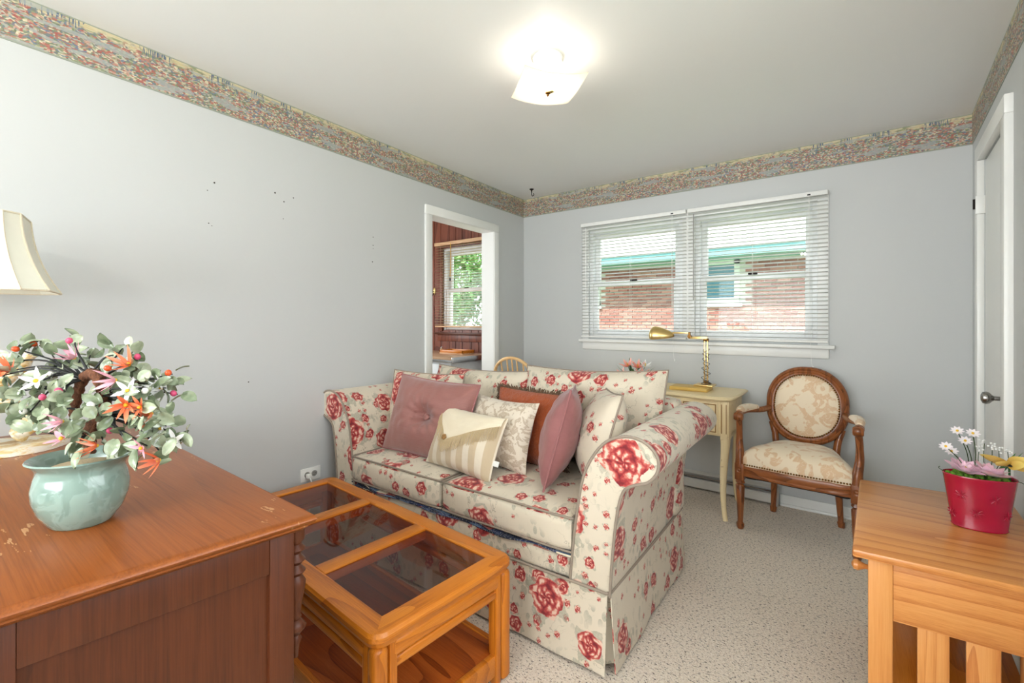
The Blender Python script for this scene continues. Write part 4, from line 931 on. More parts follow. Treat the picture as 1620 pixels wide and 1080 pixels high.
def cushion_thing(name, label, cat, loc, yaw, lean, w, h, t, mat, roll=0, piping=None, group=None, pr=0.0045, **kw):
    th = thing(name, label, cat, loc, (R(-lean), R(roll), R(yaw)), group)
    b, ol, sf = pillow(w, h, t, **kw); o = b.build('cover', mat, th, smooth=60)
    if piping: MB().tube(ol, pr, 7, closed=True).build('piping', piping, th, smooth=60)
    return th, o, sf, ol
def rounded(x0, x1, y0, y1, z0, z1, r, crown=0.0, n=8, bulge=0.0):
    bm = bmesh.new(); bmesh.ops.create_cube(bm, size=2); bmesh.ops.subdivide_edges(bm, edges=bm.edges[:], cuts=n, use_grid_fill=True)
    hx, hy, hz = (x1 - x0) / 2, (y1 - y0) / 2, (z1 - z0) / 2
    for v in bm.verts:
        p = v.co.copy(); q = Vector((p.x * hx, p.y * hy, p.z * hz))
        # concentrate vertices near the edges
        i = Vector((max(-hx + r, min(hx - r, q.x)), max(-hy + r, min(hy - r, q.y)), max(-hz + r, min(hz - r, q.z))))
        d = q - i
        if d.length > 1e-6: q = i + d.normalized() * r
        if p.z > 0: q.z += crown * (1 - p.x ** 2) * (1 - p.y ** 2) * p.z
        if p.y < 0: q.y -= bulge * (1 - p.x ** 2) * (1 - p.z ** 2)
        v.co = Vector(((x0 + x1) / 2, (y0 + y1) / 2, (z0 + z1) / 2)) + q
    return bm
def sheet(fn, nu, nv, th, uvfn):
    b = MB(); b.grid(fn, nu, nv, uvfn); g = MB(); g.grid(lambda u, v: tuple(Vector(fn(u, v)) + Vector(th)), nu, nv, uvfn)
    n0 = len(b.v); o = MB(); us = None
    o.v = b.v + g.v; o.f = list(b.f) + [[k + n0 for k in f[::-1]] for f in g.f]
    for i, f in enumerate(b.f): o.uv[i] = b.uv[i]
    for i, f in enumerate(g.f): o.uv[len(b.f) + i] = g.uv[i][::-1]
    w = nu + 1
    for k in range(nu): o.f.append([k + 1, k, k + n0, k + 1 + n0]); e = nv * w + k; o.f.append([e, e + 1, e + 1 + n0, e + n0])
    for k in range(nv): e = k * w; o.f.append([e, e + w, e + w + n0, e + n0]); e = k * w + nu; o.f.append([e + w, e, e + n0, e + w + n0])
    return o

SX, SY = 1.030, -1.665
def build_sofa():
    t = thing('sofa', 'rose chintz two seat sofa with rolled arms and pleated skirt', 'sofa', (SX, SY, 0), (0, 0, R(0.8)))
    yf, yb = -0.465, 0.45; F = 'floral_chintz'; PIP = 'taupe_piping'
    prof = [(0.660, 0.285), (0.672, 0.42), (0.690, 0.56), (0.714, 0.687), (0.752, 0.772), (0.808, 0.838), (0.880, 0.866), (0.945, 0.856), (0.988, 0.815), (0.990, 0.765), (0.958, 0.722), (0.905, 0.700), (0.868, 0.668), (0.846, 0.58), (0.830, 0.44), (0.819, 0.285)]
    sp = [(p.x, p.z) for p in spline([(a, 0, b) for a, b in prof], 4)]
    for s in (1, -1):
        pts = [(s * a, b) for a, b in sp]; n = len(pts); b = MB()
        arc = [0]
        for i in range(1, n): arc.append(arc[-1] + math.hypot(pts[i][0] - pts[i - 1][0], pts[i][1] - pts[i - 1][1]))
        def f(u, v):
            i = int(round(u * (n - 1))); y = lerp(yf, yb, v); x, z = pts[i]
            sagk = 0.012 * v * (1 if z > 0.7 else 0); return (x - s * 0.006 * v, y, z - sagk)
        b.grid(f, n - 1, 8, lambda u, v: (v * (yb - yf) + 0.2, arc[int(round(u * (n - 1)))] + (0.1 if s > 0 else 0.55)), flip=(s < 0))
        cap = [(x, yf, z) for x, z in pts]; b.add(cap, [list(range(n)) if s < 0 else list(range(n))[::-1]], [((x + 1.145, z + 0.88) if s > 0 else (x + 2.247, z + 0.60)) for x, z in pts])
        cap = [f(i / (n - 1), 1) for i in range(n)]; b.add(cap, [list(range(n))[::-1] if s < 0 else list(range(n))], [(x, z) for x, z in pts])
        a = b.build('arm', F, t, smooth=45)
        inner = [(x, yf - 0.002, z) for x, z in pts]
        MB().tube(inner, 0.0055, 7).build('piping', PIP, a, smooth=60)
        ln = [(s * 0.868, yf - 0.002, 0.668), (s * 0.83, yf - 0.004, 0.668), (s * 0.80, yf - 0.004, 0.665)]
    # carcass: platform, front rail, back
    MB().box(-0.67, 0.67, yf + 0.05, yb - 0.04, 0.10, 0.372).build('platform', F, t, smooth=0, uv='box')
    MB().frombm(rounded(-0.69, 0.672, yf + 0.002, yf + 0.10, 0.285, 0.378, 0.026)).build('front_rail', F, t, smooth=60, uv='box')
    MB().frombm(rounded(-0.86, 0.84, 0.285, yb + 0.01, 0.28, 0.885, 0.06, 0.02, n=10)).build('back', F, t, smooth=60, uv='box')
    # seat cushions
    for k, (x0, x1) in enumerate(((-0.695, -0.012), (-0.008, 0.675))):
        c = MB().frombm(rounded(x0, x1, yf - 0.012, 0.24, 0.392, 0.535, 0.034, 0.022, 10, 0.012)).build('seat_cushion', F, t, smooth=60, uv='box')
        r = 0.030
        for z, nm in ((0.528, 0), (0.400, 1)):
            yq = yf - 0.012 + 0.006; pts = spline([(x0 + 0.008, 0.0, z), (x0 + 0.008, -0.3, z), (x0 + 0.010, yq + 0.03, z), (x0 + 0.035, yq + 0.002, z), ((x0 + x1) / 2, yq - 0.004, z + 0.004), (x1 - 0.035, yq + 0.002, z), (x1 - 0.010, yq + 0.03, z), (x1 - 0.008, -0.3, z), (x1 - 0.008, 0.0, z)], 4)
            MB().tube(pts, 0.0048, 7).build('piping', PIP, c, smooth=60)
    # back cushions
    for k, (cx, w, h, lean, roll) in enumerate(((-0.335, 0.76, 0.44, 13, 0), (0.415, 0.82, 0.485, 13, -1.5))):
        b, ol, sf = pillow(w, h, 0.24, seed=k + 3, pinch=0.045, ex=0.36, wrinkle=0.004, uvo=(0.31 * k, 0.17 * k), sag=0.01)
        c = b.build('back_cushion', F, t, smooth=60, loc=(cx, 0.135, 0.545), rot=(R(-lean), R(roll), R(0)))
        MB().tube(ol, 0.0048, 7, closed=True).build('piping', PIP, c, smooth=60)
    # skirt panels with corner pleats, band piping
    zt, zb = 0.298, 0.014
    def wav(s): return 0.004 * math.sin(s * 9) + 0.003 * math.sin(s * 23 + 1)
    xl, xr = -0.820, 0.820
    sheet(lambda u, v: (lerp(xl + 0.006, xr - 0.010 + 0.0 * v, u), lerp(yf - 0.004, yf - 0.022, v) - wav(u * 1.6) * v, lerp(zt, zb, v)), 40, 6, (0, 0.004, 0), lambda u, v: (u * 1.65, 0.3 - 0.28 * v)).build('skirt', F, t, smooth=60)
    for s in (1, -1):
        X = xr * s
        sheet(lambda u, v: (X + s * (lerp(0.0, 0.016, v) + wav(u) * v), lerp(yf + 0.008, yb, u), lerp(zt, zb, v)), 26, 6, (-s * 0.004, 0, 0), lambda u, v: (u * 0.92 + 0.4, 0.3 - 0.28 * v)).build('skirt', F, t, smooth=60)
        # pleat insert set back inside the corner
        sheet(lambda u, v: (X - s * 0.040 + s * 0.046 * u - s * 0.004 * (1 - v), yf + 0.004 + 0.046 * u, lerp(zt - 0.02, zb + 0.012, v)), 4, 4, (-s * 0.003, 0.003, 0), lambda u, v: (u * 0.07 + 0.9, 0.3 - 0.28 * v)).build('pleat', F, t, smooth=60)
    sheet(lambda u, v: (lerp(xl, xr, u), yb + 0.004 + 0.012 * v, lerp(zt, zb, v)), 20, 4, (0, -0.004, 0), lambda u, v: (u * 1.65, 0.3 - 0.28 * v)).build('skirt', F, t, smooth=60)
    MB().tube([(xl, yb, zt), (xl - 0.002, 0, zt), (xl, yf + 0.01, zt), (xl + 0.012, yf - 0.007, zt), (0, yf - 0.010, zt), (xr - 0.012, yf - 0.007, zt), (xr, yf + 0.01, zt), (xr + 0.002, 0, zt), (xr, yb, zt)], 0.0055, 7).build('band_piping', PIP, t, smooth=60)
    for x in (-0.75, 0.75):
        for y in (-0.40, 0.38): MB().lathe([(0.022, 0), (0.03, 0.06), (0.03, 0.12)], (x, y, 0), 12).build('foot', 'dresser_wood_z', t)
    # quilt tucked under the seat cushions
    q = thing('patchwork_quilt', 'navy and cream patchwork quilt tucked under the seat cushions', 'quilt', (SX, SY, 0), (0, 0, R(0.8)))
    def qf(u, v):
        x = lerp(-0.688, 0.668, u); y = lerp(yf - 0.010 + 0.010 * math.sin(u * 31) + 0.008 * math.sin(u * 13 + 1), yf + 0.20, v)
        return (x, y, 0.3835 + 0.0035 * math.sin(u * 22 + v * 3) * (1 - v))
    sheet(qf, 60, 6, (0, 0, 0.0065), lambda u, v: (u * 1.36, v * 0.2)).build('top_layer', 'patchwork', q, smooth=50)
    sheet(lambda u, v: (lerp(-0.684, 0.3, u), lerp(yf - 0.014 + 0.008 * math.sin(u * 17), yf + 0.18, v), 0.3795 - 0.012 * max(0, 1 - u * 3.2) * (1 - v) ** 2), 40, 5, (0, 0, 0.003), lambda u, v: (u * 1.0 + 3.3, v * 0.2 + 1.1)).build('fold', 'patchwork', q, smooth=50)
build_sofa()

def build_pillows():
    ST = 0.548
    G = 'rose chintz throw pillows'
    cushion_thing('floral_pillow', 'rose chintz pillow propped in the left sofa corner behind the mauve one', 'pillow', (0.50, -1.80, ST), 14, 14, 0.50, 0.42, 0.17, 'floral_chintz', 1, 'taupe_piping', G, seed=21, uvo=(0.13, 0.62))
    cushion_thing('floral_pillow', 'rose chintz pillow leaning on the right sofa arm behind the velvet one', 'pillow', (1.585, -1.77, ST), -56, 17, 0.46, 0.42, 0.20, 'floral_chintz', -4, 'taupe_piping', G, seed=22, uvo=(0.77, 0.2))
    th, o, sf, ol = cushion_thing('tufted_pillow', 'dusty mauve silk pillow with a tufted centre button', 'pillow', (0.715, -1.985, ST - 0.004), 4, 19, 0.565, 0.425, 0.19, 'mauve_silk', 2.5, 'mauve_velvet', None, n=44, tuft=0.82, seed=23, wrinkle=0.005, pinch=0.06)
    p = sf(0.5, 0.5); MB().ball((p[0], p[1] - 0.007, p[2]), (0.020, 0.011, 0.020), 16, 8).build('button', 'mauve_silk', th, uv='box')
    # rust pillow with brown ruffle
    th, o, sf, ol = cushion_thing('rust_pillow', 'rust orange crinkled pillow with dark brown fringe', 'pillow', (1.225, -1.745, ST), -3, 13, 0.48, 0.37, 0.16, 'rust_crinkle', 0.5, None, None, seed=24, wrinkle=0.008)
    rnd = random.Random(4); fr = MB(); n = len(ol); c = Vector((0, 0, 0.185))
    for i in range(n):
        a, b = Vector(ol[i]), Vector(ol[(i + 1) % n])
        for k in range(5):
            p = a.lerp(b, k / 5); d = (p - c).normalized(); e = p + d * rnd.uniform(0.014, 0.026) + Vector((rnd.uniform(-.006, .006), rnd.uniform(-.01, .01), rnd.uniform(-.006, .006)))
            fr.tube([p - d * 0.004, (p + e) / 2 + Vector((0, rnd.uniform(-.006, .006), 0)), e], [0.0045, 0.004, 0.002], 4)
    tag(fr.build('fringe', 'brown_fringe', th, smooth=60, uv='box'), kind='stuff')
    cushion_thing('damask_pillow', 'beige scroll damask pillow behind the striped one', 'pillow', (1.125, -1.885, ST), -4, 17, 0.43, 0.345, 0.15, 'beige_damask', 1, None, None, seed=25, pinch=0.09)
    # striped pillow with envelope flap, fringe, tassel and tag
    th, o, sf, ol = cushion_thing('striped_pillow', 'small cream striped pillow with a fringed flap in front of the others', 'pillow', (1.025, -2.035, ST - 0.004), -3, 24, 0.44, 0.30, 0.15, 'stripe_cotton', 2, None, None, seed=26, pinch=0.05)
    tip = (0.36, 0.42)
    def flap(u, v):   # u across, v from top edge down to the flap's slanting hem
        x = 0.02 + 0.96 * u; hem = lerp(0.99, tip[1], x / tip[0]) if x < tip[0] else lerp(tip[1], 0.86, (x - tip[0]) / (1 - tip[0]))
        vv = lerp(0.985, hem, v); p = sf(x, vv); return (p[0], p[1] - 0.005 - 0.002 * math.sin(u * 9), p[2])
    sheet(flap, 24, 8, (0, 0.003, 0), lambda u, v: (u * 0.4, v * 0.3)).build('flap', 'flap_silk', th, smooth=60)
    fr = MB(); N = 78
    for i in range(N):
        u = (i + 0.5) / N; p = Vector(flap(u, 1.0)); x = 0.02 + 0.96 * u
        q = Vector((p[0] + rnd.uniform(-.003, .003), p[1] - 0.006, p[2] - 0.064 * rnd.uniform(.85, 1.1)))
        fr.tube([p + Vector((0, -0.002, 0.002)), p.lerp(q, 0.5) + Vector((rnd.uniform(-.002, .002), -0.004, 0)), q], [0.0022, 0.0019, 0.0012], 5)
    tag(fr.build('fringe', 'ivory_fringe', th, smooth=60, uv='box'), kind='stuff')
    p = Vector(flap(tip[0] - 0.02, 0.96)); tb = MB()
    for k in range(5): q = 2 * PI * k / 5; tb.ball((p.x + 0.008 * math.cos(q), p.y - 0.008, p.z + 0.008 * math.sin(q)), 0.0065, 8, 6)
    tb.ball((p.x, p.y - 0.012, p.z), 0.006, 8, 6); tb.build('rosette', 'antique_brown', th, smooth=60)
    p = Vector(sf(0.999, 0.30)); MB().box(p.x - 0.002, p.x + 0.032, p.y - 0.001, p.y + 0.001, p.z - 0.012, p.z + 0.012).build('care_tag', 'white_plastic', th, smooth=0)
    cushion_thing('velvet_pillow', 'mauve velvet pillow standing edge-on against the right floral pillow', 'pillow', (1.43, -1.845, ST - 0.004), -64, 15, 0.43, 0.43, 0.17, 'mauve_velvet', -5, 'mauve_velvet', None, seed=27, wrinkle=0.007, pinch=0.07, pr=0.005)
build_pillows()

# ------------------------------------------------------------------ cream writing desk
DKT = 0.785
def build_desk():
    x0, x1, y0, y1 = 0.80, 1.935, -0.525, -0.085
    cx, cy = (x0 + x1) / 2, (y0 + y1) / 2
    t = thing('writing_desk', 'antiqued cream French style writing desk under the window', 'desk', (cx, cy, 0))
    hw, hd = (x1 - x0) / 2, (y1 - y0) / 2; C = 'cream_paint'; G = 'antique_brown'
    # serpentine top with ogee edge
    def outline(o):
        pts = []; W, D = hw + 0.03 + o, hd + 0.028 + o; c = 0.05
        seg = [(-W, D), (-W, 0.02), (-W + 0.012, -D + c + 0.03), (-W + 0.03, -D + 0.02), (-W + 0.10, -D), (-W * 0.62, -D + 0.002), (-W * 0.5, -D + 0.022), (0, -D + 0.03), (W * 0.5, -D + 0.022), (W * 0.62, -D + 0.002), (W - 0.10, -D), (W - 0.03, -D + 0.02), (W - 0.012, -D + c + 0.03), (W, 0.02), (W, D)]
        return [(p.x, p.y) for p in spline([(a, b, 0) for a, b in seg], 4)]
    rings = [(-0.020, DKT - 0.026), (0.0, DKT - 0.022), (0.004, DKT - 0.014), (0.0, DKT - 0.006), (-0.006, DKT - 0.004), (-0.008, DKT)]
    m = MB(); n = len(outline(0)); vs = []
    for o, z in rings: vs += [(a, b, z) for a, b in outline(o)]
    fs = [list(range(n))[::-1], list(range((len(rings) - 1) * n, len(rings) * n))]
    for i in range(len(rings) - 1): fs += [(i * n + j, i * n + (j + 1) % n, (i + 1) * n + (j + 1) % n, (i + 1) * n + j) for j in range(n)]
    m.add(vs, fs); m.build('desk_top', C, t, smooth=40)
    zt = DKT - 0.026; zb = 0.535; pw = 0.30
    # two drawer pedestals and a centre drawer
    for s in (-1, 1):
        a, b = (-hw, -hw + pw) if s < 0 else (hw - pw, hw)
        p = MB().box(a, b, -hd, hd, zb, zt, 0.004).build('drawer_case', C, t)
        # canted corner posts with dark flutes
        fx = b - 0.028 if s > 0 else a + 0.028
        MB().box(fx - 0.022, fx + 0.022, -hd - 0.006, -hd + 0.02, zb - 0.02, zt, 0.006).build('corner_post', C, p)
        MB().box(fx - 0.016, fx - 0.010, -hd - 0.0075, -hd, zb + 0.02, zt - 0.02, 0.001).box(fx + 0.012, fx + 0.017, -hd - 0.0075, -hd, zb + 0.02, zt - 0.02, 0.001).build('flute', G, p)
        for z in (zb + 0.012, zb + 0.118):
            u, v = (a + 0.014, b - 0.062) if s > 0 else (a + 0.062, b - 0.014)
            d = MB().box(u, v, -hd - 0.010, -hd + 0.01, z, z + 0.094, 0.003).build('drawer', C, t)
            fr = MB()
            for q0, q1, w0, w1 in ((u + 0.010, v - 0.010, z + 0.010, z + 0.016), (u + 0.010, v - 0.010, z + 0.078, z + 0.084), (u + 0.010, u + 0.016, z + 0.016, z + 0.078), (v - 0.016, v - 0.010, z + 0.016, z + 0.078)): fr.box(q0, q1, -hd - 0.0125, -hd - 0.008, w0, w1)
            fr.build('gilt_line', G, d, smooth=0)
            h = MB()
            for k in (-0.035, 0.035): h.lathe([(0.011, -hd - 0.010), (0.011, -hd - 0.015), (0.006, -hd - 0.02)], ((u + v) / 2 + k, 0, z + 0.05), 10, axis='y')
            h.tube(spline([((u + v) / 2 - 0.035, -hd - 0.018, z + 0.05), ((u + v) / 2 - 0.025, -hd - 0.026, z + 0.034), ((u + v) / 2 + 0.025, -hd - 0.026, z + 0.034), ((u + v) / 2 + 0.035, -hd - 0.018, z + 0.05)], 4), 0.0032, 6); h.build('handle', 'dark_brass', d)
        # scalloped side apron
        X = s * (hw - 0.006); ap = [(-hd, zb + 0.01)] + [(lerp(-hd, hd, k / 24), zb - 0.012 - 0.012 * abs(math.sin(k * PI / 6))) for k in range(25)] + [(hd, zb + 0.01)]
        MB().prism(ap, 'x', X - 0.006, X + 0.006).build('side_apron', C, t, smooth=30)
    ap = [(-hw + pw, zt), (-hw + pw, zb + 0.02)] + [(lerp(-hw + pw, hw - pw, k / 16), zb + 0.06 + 0.05 * math.sin(PI * k / 16) ** 0.6) for k in range(17)] + [(hw - pw, zb + 0.02), (hw - pw, zt)]
    MB().prism(ap, 'y', -hd + 0.004, -hd + 0.02).build('kneehole_apron', C, t, smooth=30)
    MB().box(-hw + pw, hw - pw, hd - 0.02, hd - 0.004, zb + 0.03, zt).build('back_panel', C, t, smooth=0)
    # cabriole legs
    for s in (-1, 1):
        for q in (-1, 1):
            X, Y = s * (hw - 0.028), q * (hd - 0.028)
            path = [(X, Y, zb + 0.03), (X + s * 0.004, Y + q * 0.006, zb - 0.03), (X + s * 0.002, Y + q * 0.006, zb - 0.09), (X - s * 0.008, Y, 0.30), (X - s * 0.010, Y, 0.15), (X - s * 0.002, Y + q * 0.004, 0.05), (X + s * 0.006, Y + q * 0.010, 0.0)]
            sp = spline(path, 5); k = len(sp) - 1; rad = [lerp(0.032, 0.030, min(1, i / 5)) if i < 5 else lerp(0.030, 0.0155, min(1, (i - 5) / (k * 0.6))) for i in range(k + 1)]
            MB().tube(sp, rad, 8).build('leg', C, t, smooth=50)
    # board, lamp and flowers on the desk
    b = thing('yellow_board', 'flat yellow wooden board lying on the desk under the brass lamp', 'board', (1.655, -0.315, DKT + 0.0006), (0, 0, R(1)))
    MB().box(-0.13, 0.12, -0.085, 0.085, 0, 0.024, 0.003).build('slab', 'gold_board', b)
    MB().box(-0.125, 0.115, -0.087, -0.080, 0.004, 0.019, 0.001).build('edge_strip', 'gold_board', b)
    L = thing('desk_lamp', 'brass swing arm desk lamp with dome shade on the cream desk', 'lamp', (1.735, -0.250, DKT + 0.0252), (0, 0, 0))
    B = 'brass'
    MB().box(-0.07, 0.055, -0.06, 0.06, 0, 0.012, 0.004).build('base', B, L)
    po = MB().box(-0.013, -0.006, -0.007, 0.007, 0.012, 0.325, 0.001).box(0.006, 0.013, -0.007, 0.007, 0.012, 0.325, 0.001).build('upright', B, L)
    MB().cyl((-0.018, 0, 0.322), (0.018, 0, 0.322), 0.010, n=12).cyl((-0.016, 0, 0.03), (0.016, 0, 0.03), 0.010, n=12).build('pivot', 'dark_brass', po)
    ar = MB().box(-0.112, 0.008, -0.010, -0.003, 0.326, 0.336, 0.001).box(-0.112, 0.008, 0.003, 0.010, 0.334, 0.344, 0.001).build('arm', B, L)
    MB().cyl((-0.112, -0.014, 0.345), (-0.112, 0.014, 0.345), 0.012, n=12).box(-0.118, -0.106, -0.012, 0.012, 0.33, 0.375, 0.002).build('elbow', 'dark_brass', ar)
    MB().box(-0.232, -0.108, -0.005, 0.005, 0.362, 0.374, 0.001).build('arm', B, L)
    prof = [(0.016, 0.0), (0.024, -0.012), (0.040, -0.024), (0.056, -0.05), (0.062, -0.085), (0.064, -0.12)]
    # dome shade lying along -x, mouth turned down
    def dome(r_off):
        def f(u, v):
            q = PI * (v * 1.25 - 0.125); a = u; rr = (0.018 + 0.060 * math.sin(min(1, a * 1.05) * PI / 2) ** 0.8) * (1 if a < 0.75 else math.cos((a - 0.75) / 0.25 * PI / 2 * 0.93) ** 0.5) - r_off
            return (-0.225 - 0.175 * a, rr * math.cos(q), 0.345 + rr * math.sin(q) * 0.95)
        return f
    g1 = MB(); g1.grid(dome(0), 14, 16); g2 = MB(); g2.grid(dome(0.002), 14, 16); s = MB(); s.add(g1.v, g1.f); s.add(g2.v, [f[::-1] for f in g2.f]); s.build('shade', B, L, smooth=60, uv='open')
    MB().ball((-0.31, 0, 0.345), (0.03, 0.022, 0.022), 12, 8).build('bulb', 'white_plastic', L)
    for mat, r, ph in (('cord_brown', 0.020, 0), ('cord_grey', 0.024, 2)):
        pts = [(r * math.cos(ph + i * 0.9) * (1 + 0.4 * math.sin(i * 1.7 + ph)), r * math.sin(ph + i * 0.9), lerp(0.262, 0.02, i / 26)) for i in range(27)]
        pts += [(0.035 * math.cos(i) , 0.04 * math.sin(i), 0.017) for i in (0.5, 1.5, 2.5, 4, 5, 6)]
        MB().tube(spline(pts, 3), 0.0021, 5).build('cord', mat, L, smooth=60)
    v = thing('lily_arrangement', 'pink lilies with green leaves in a bowl on the desk behind the sofa', 'flowers', (1.25, -0.34, DKT + 0.001))
    MB().lathe([(0.001, 0), (0.045, 0.0), (0.05, 0.006), (0.075, 0.04), (0.08, 0.062), (0.076, 0.062), (0.07, 0.045), (0.001, 0.04)], n=24, cap=False).build('bowl', 'celadon', v, smooth=50)
    lm = flower_mesh('lily', 'lily_petal', 0.062, 0.024, 6, 0.75); lw = flower_mesh('lily', 'petal_white', 0.05, 0.018, 6, 0.7); ce = MB().ball((0, 0, 0.02), (0.004, 0.004, 0.018), 6, 5).mesh('stamen', 'stamen', 60)
    rnd = random.Random(2)
    for i, (dx, dy, dz, me) in enumerate(((-0.04, -0.02, 0.135, lm), (0.03, -0.01, 0.13, lm), (0.08, 0.0, 0.14, lw), (0.07, -0.03, 0.075, lm), (-0.10, 0.0, 0.06, lm), (0.13, 0.0, 0.065, lw), (0.0, 0.05, 0.09, lw))):
        p = Vector((dx, dy, dz)); MB().tube(spline([(dx * 0.3, dy * 0.3, 0.04), (dx * 0.7, dy * 0.7, dz * 0.7), p], 4), 0.0022, 6).build('stem', 'green_leaf', v, uv='box')
        o = inst(me, 'lily', v, p, look_rot((dx * 4, dy * 3 - 0.5, 1), rnd.uniform(0, 6))); inst(ce, 'stamen', o)
    lf = petal_mesh('leaf', 'green_leaf', 0.16, 0.034, 0.25)
    for i, (q, e) in enumerate(((2.9, 1.25), (0.3, 0.5), (3.6, 0.6), (5.0, 0.5), (1.5, 0.8), (5.8, 0.4))): inst(lf, 'leaf', v, (0.02 * math.cos(q), 0.02 * math.sin(q), 0.045), (0, -e, q))
build_desk()

# ------------------------------------------------------------------ bentwood chair behind the sofa
def build_windsor():
    t = thing('windsor_chair', 'pale pine hoop back spindle chair between the sofa and the back wall', 'chair', (0.49, -0.60, 0), (0, 0, 0))
    P = 'pine'; yb = -0.17
    ou = [(0.19 * math.cos(q) * abs(math.cos(q)) ** -0.25 if abs(math.cos(q)) > 0.02 else 0, 0.19 * math.sin(q)) for q in [2 * PI * i / 32 for i in range(32)]]
    MB().prism([(a, b * 1.02) for a, b in ou], 'z', 0.425, 0.455).build('seat', P, t, smooth=30)
    hp = spline([(-0.165, yb + 0.02, 0.452), (-0.198, yb - 0.02, 0.62), (-0.20, yb - 0.05, 0.78), (-0.165, yb - 0.075, 0.90), (-0.09, yb - 0.09, 0.965), (0, yb - 0.092, 0.985), (0.09, yb - 0.09, 0.965), (0.165, yb - 0.075, 0.90), (0.20, yb - 0.05, 0.78), (0.198, yb - 0.02, 0.62), (0.165, yb + 0.02, 0.452)], 6)
    MB().tube(hp, 0.0125, 8).build('hoop', P, t, smooth=60)
    for i in range(7):
        x = lerp(-0.125, 0.125, i / 6); top = max(hp, key=lambda p: -abs(p.x - x * 1.28) + (0 if p.z > 0.7 else -9))
        MB().tube([(x, yb + 0.01, 0.452), (lerp(x, top.x, 0.45), lerp(yb + 0.01, top.y, 0.45), 0.66), (top.x, top.y, top.z)], [0.0065, 0.0085, 0.0055], 8).build('spindle', P, t, smooth=60)
    for sx in (-1, 1):
        for sy in (-1, 1):
            a = Vector((sx * 0.12, sy * 0.12, 0.43)); b = Vector((sx * 0.18, sy * 0.17 - (0.0), 0.0))
            MB().tube([a, a.lerp(b, .3), a.lerp(b, .5), a.lerp(b, .8), b], [0.013, 0.017, 0.012, 0.017, 0.012], 10).build('leg', P, t, smooth=60)
        MB().tube([(sx * 0.152, -0.147, 0.2), (sx * 0.152, 0, 0.2), (sx * 0.152, 0.147, 0.2)], [0.008, 0.012, 0.008], 8).build('stretcher', P, t, smooth=60)
    MB().cyl((-0.152, 0, 0.2), (0.152, 0, 0.2), 0.009, n=8).build('stretcher', P, t, smooth=60)
build_windsor()

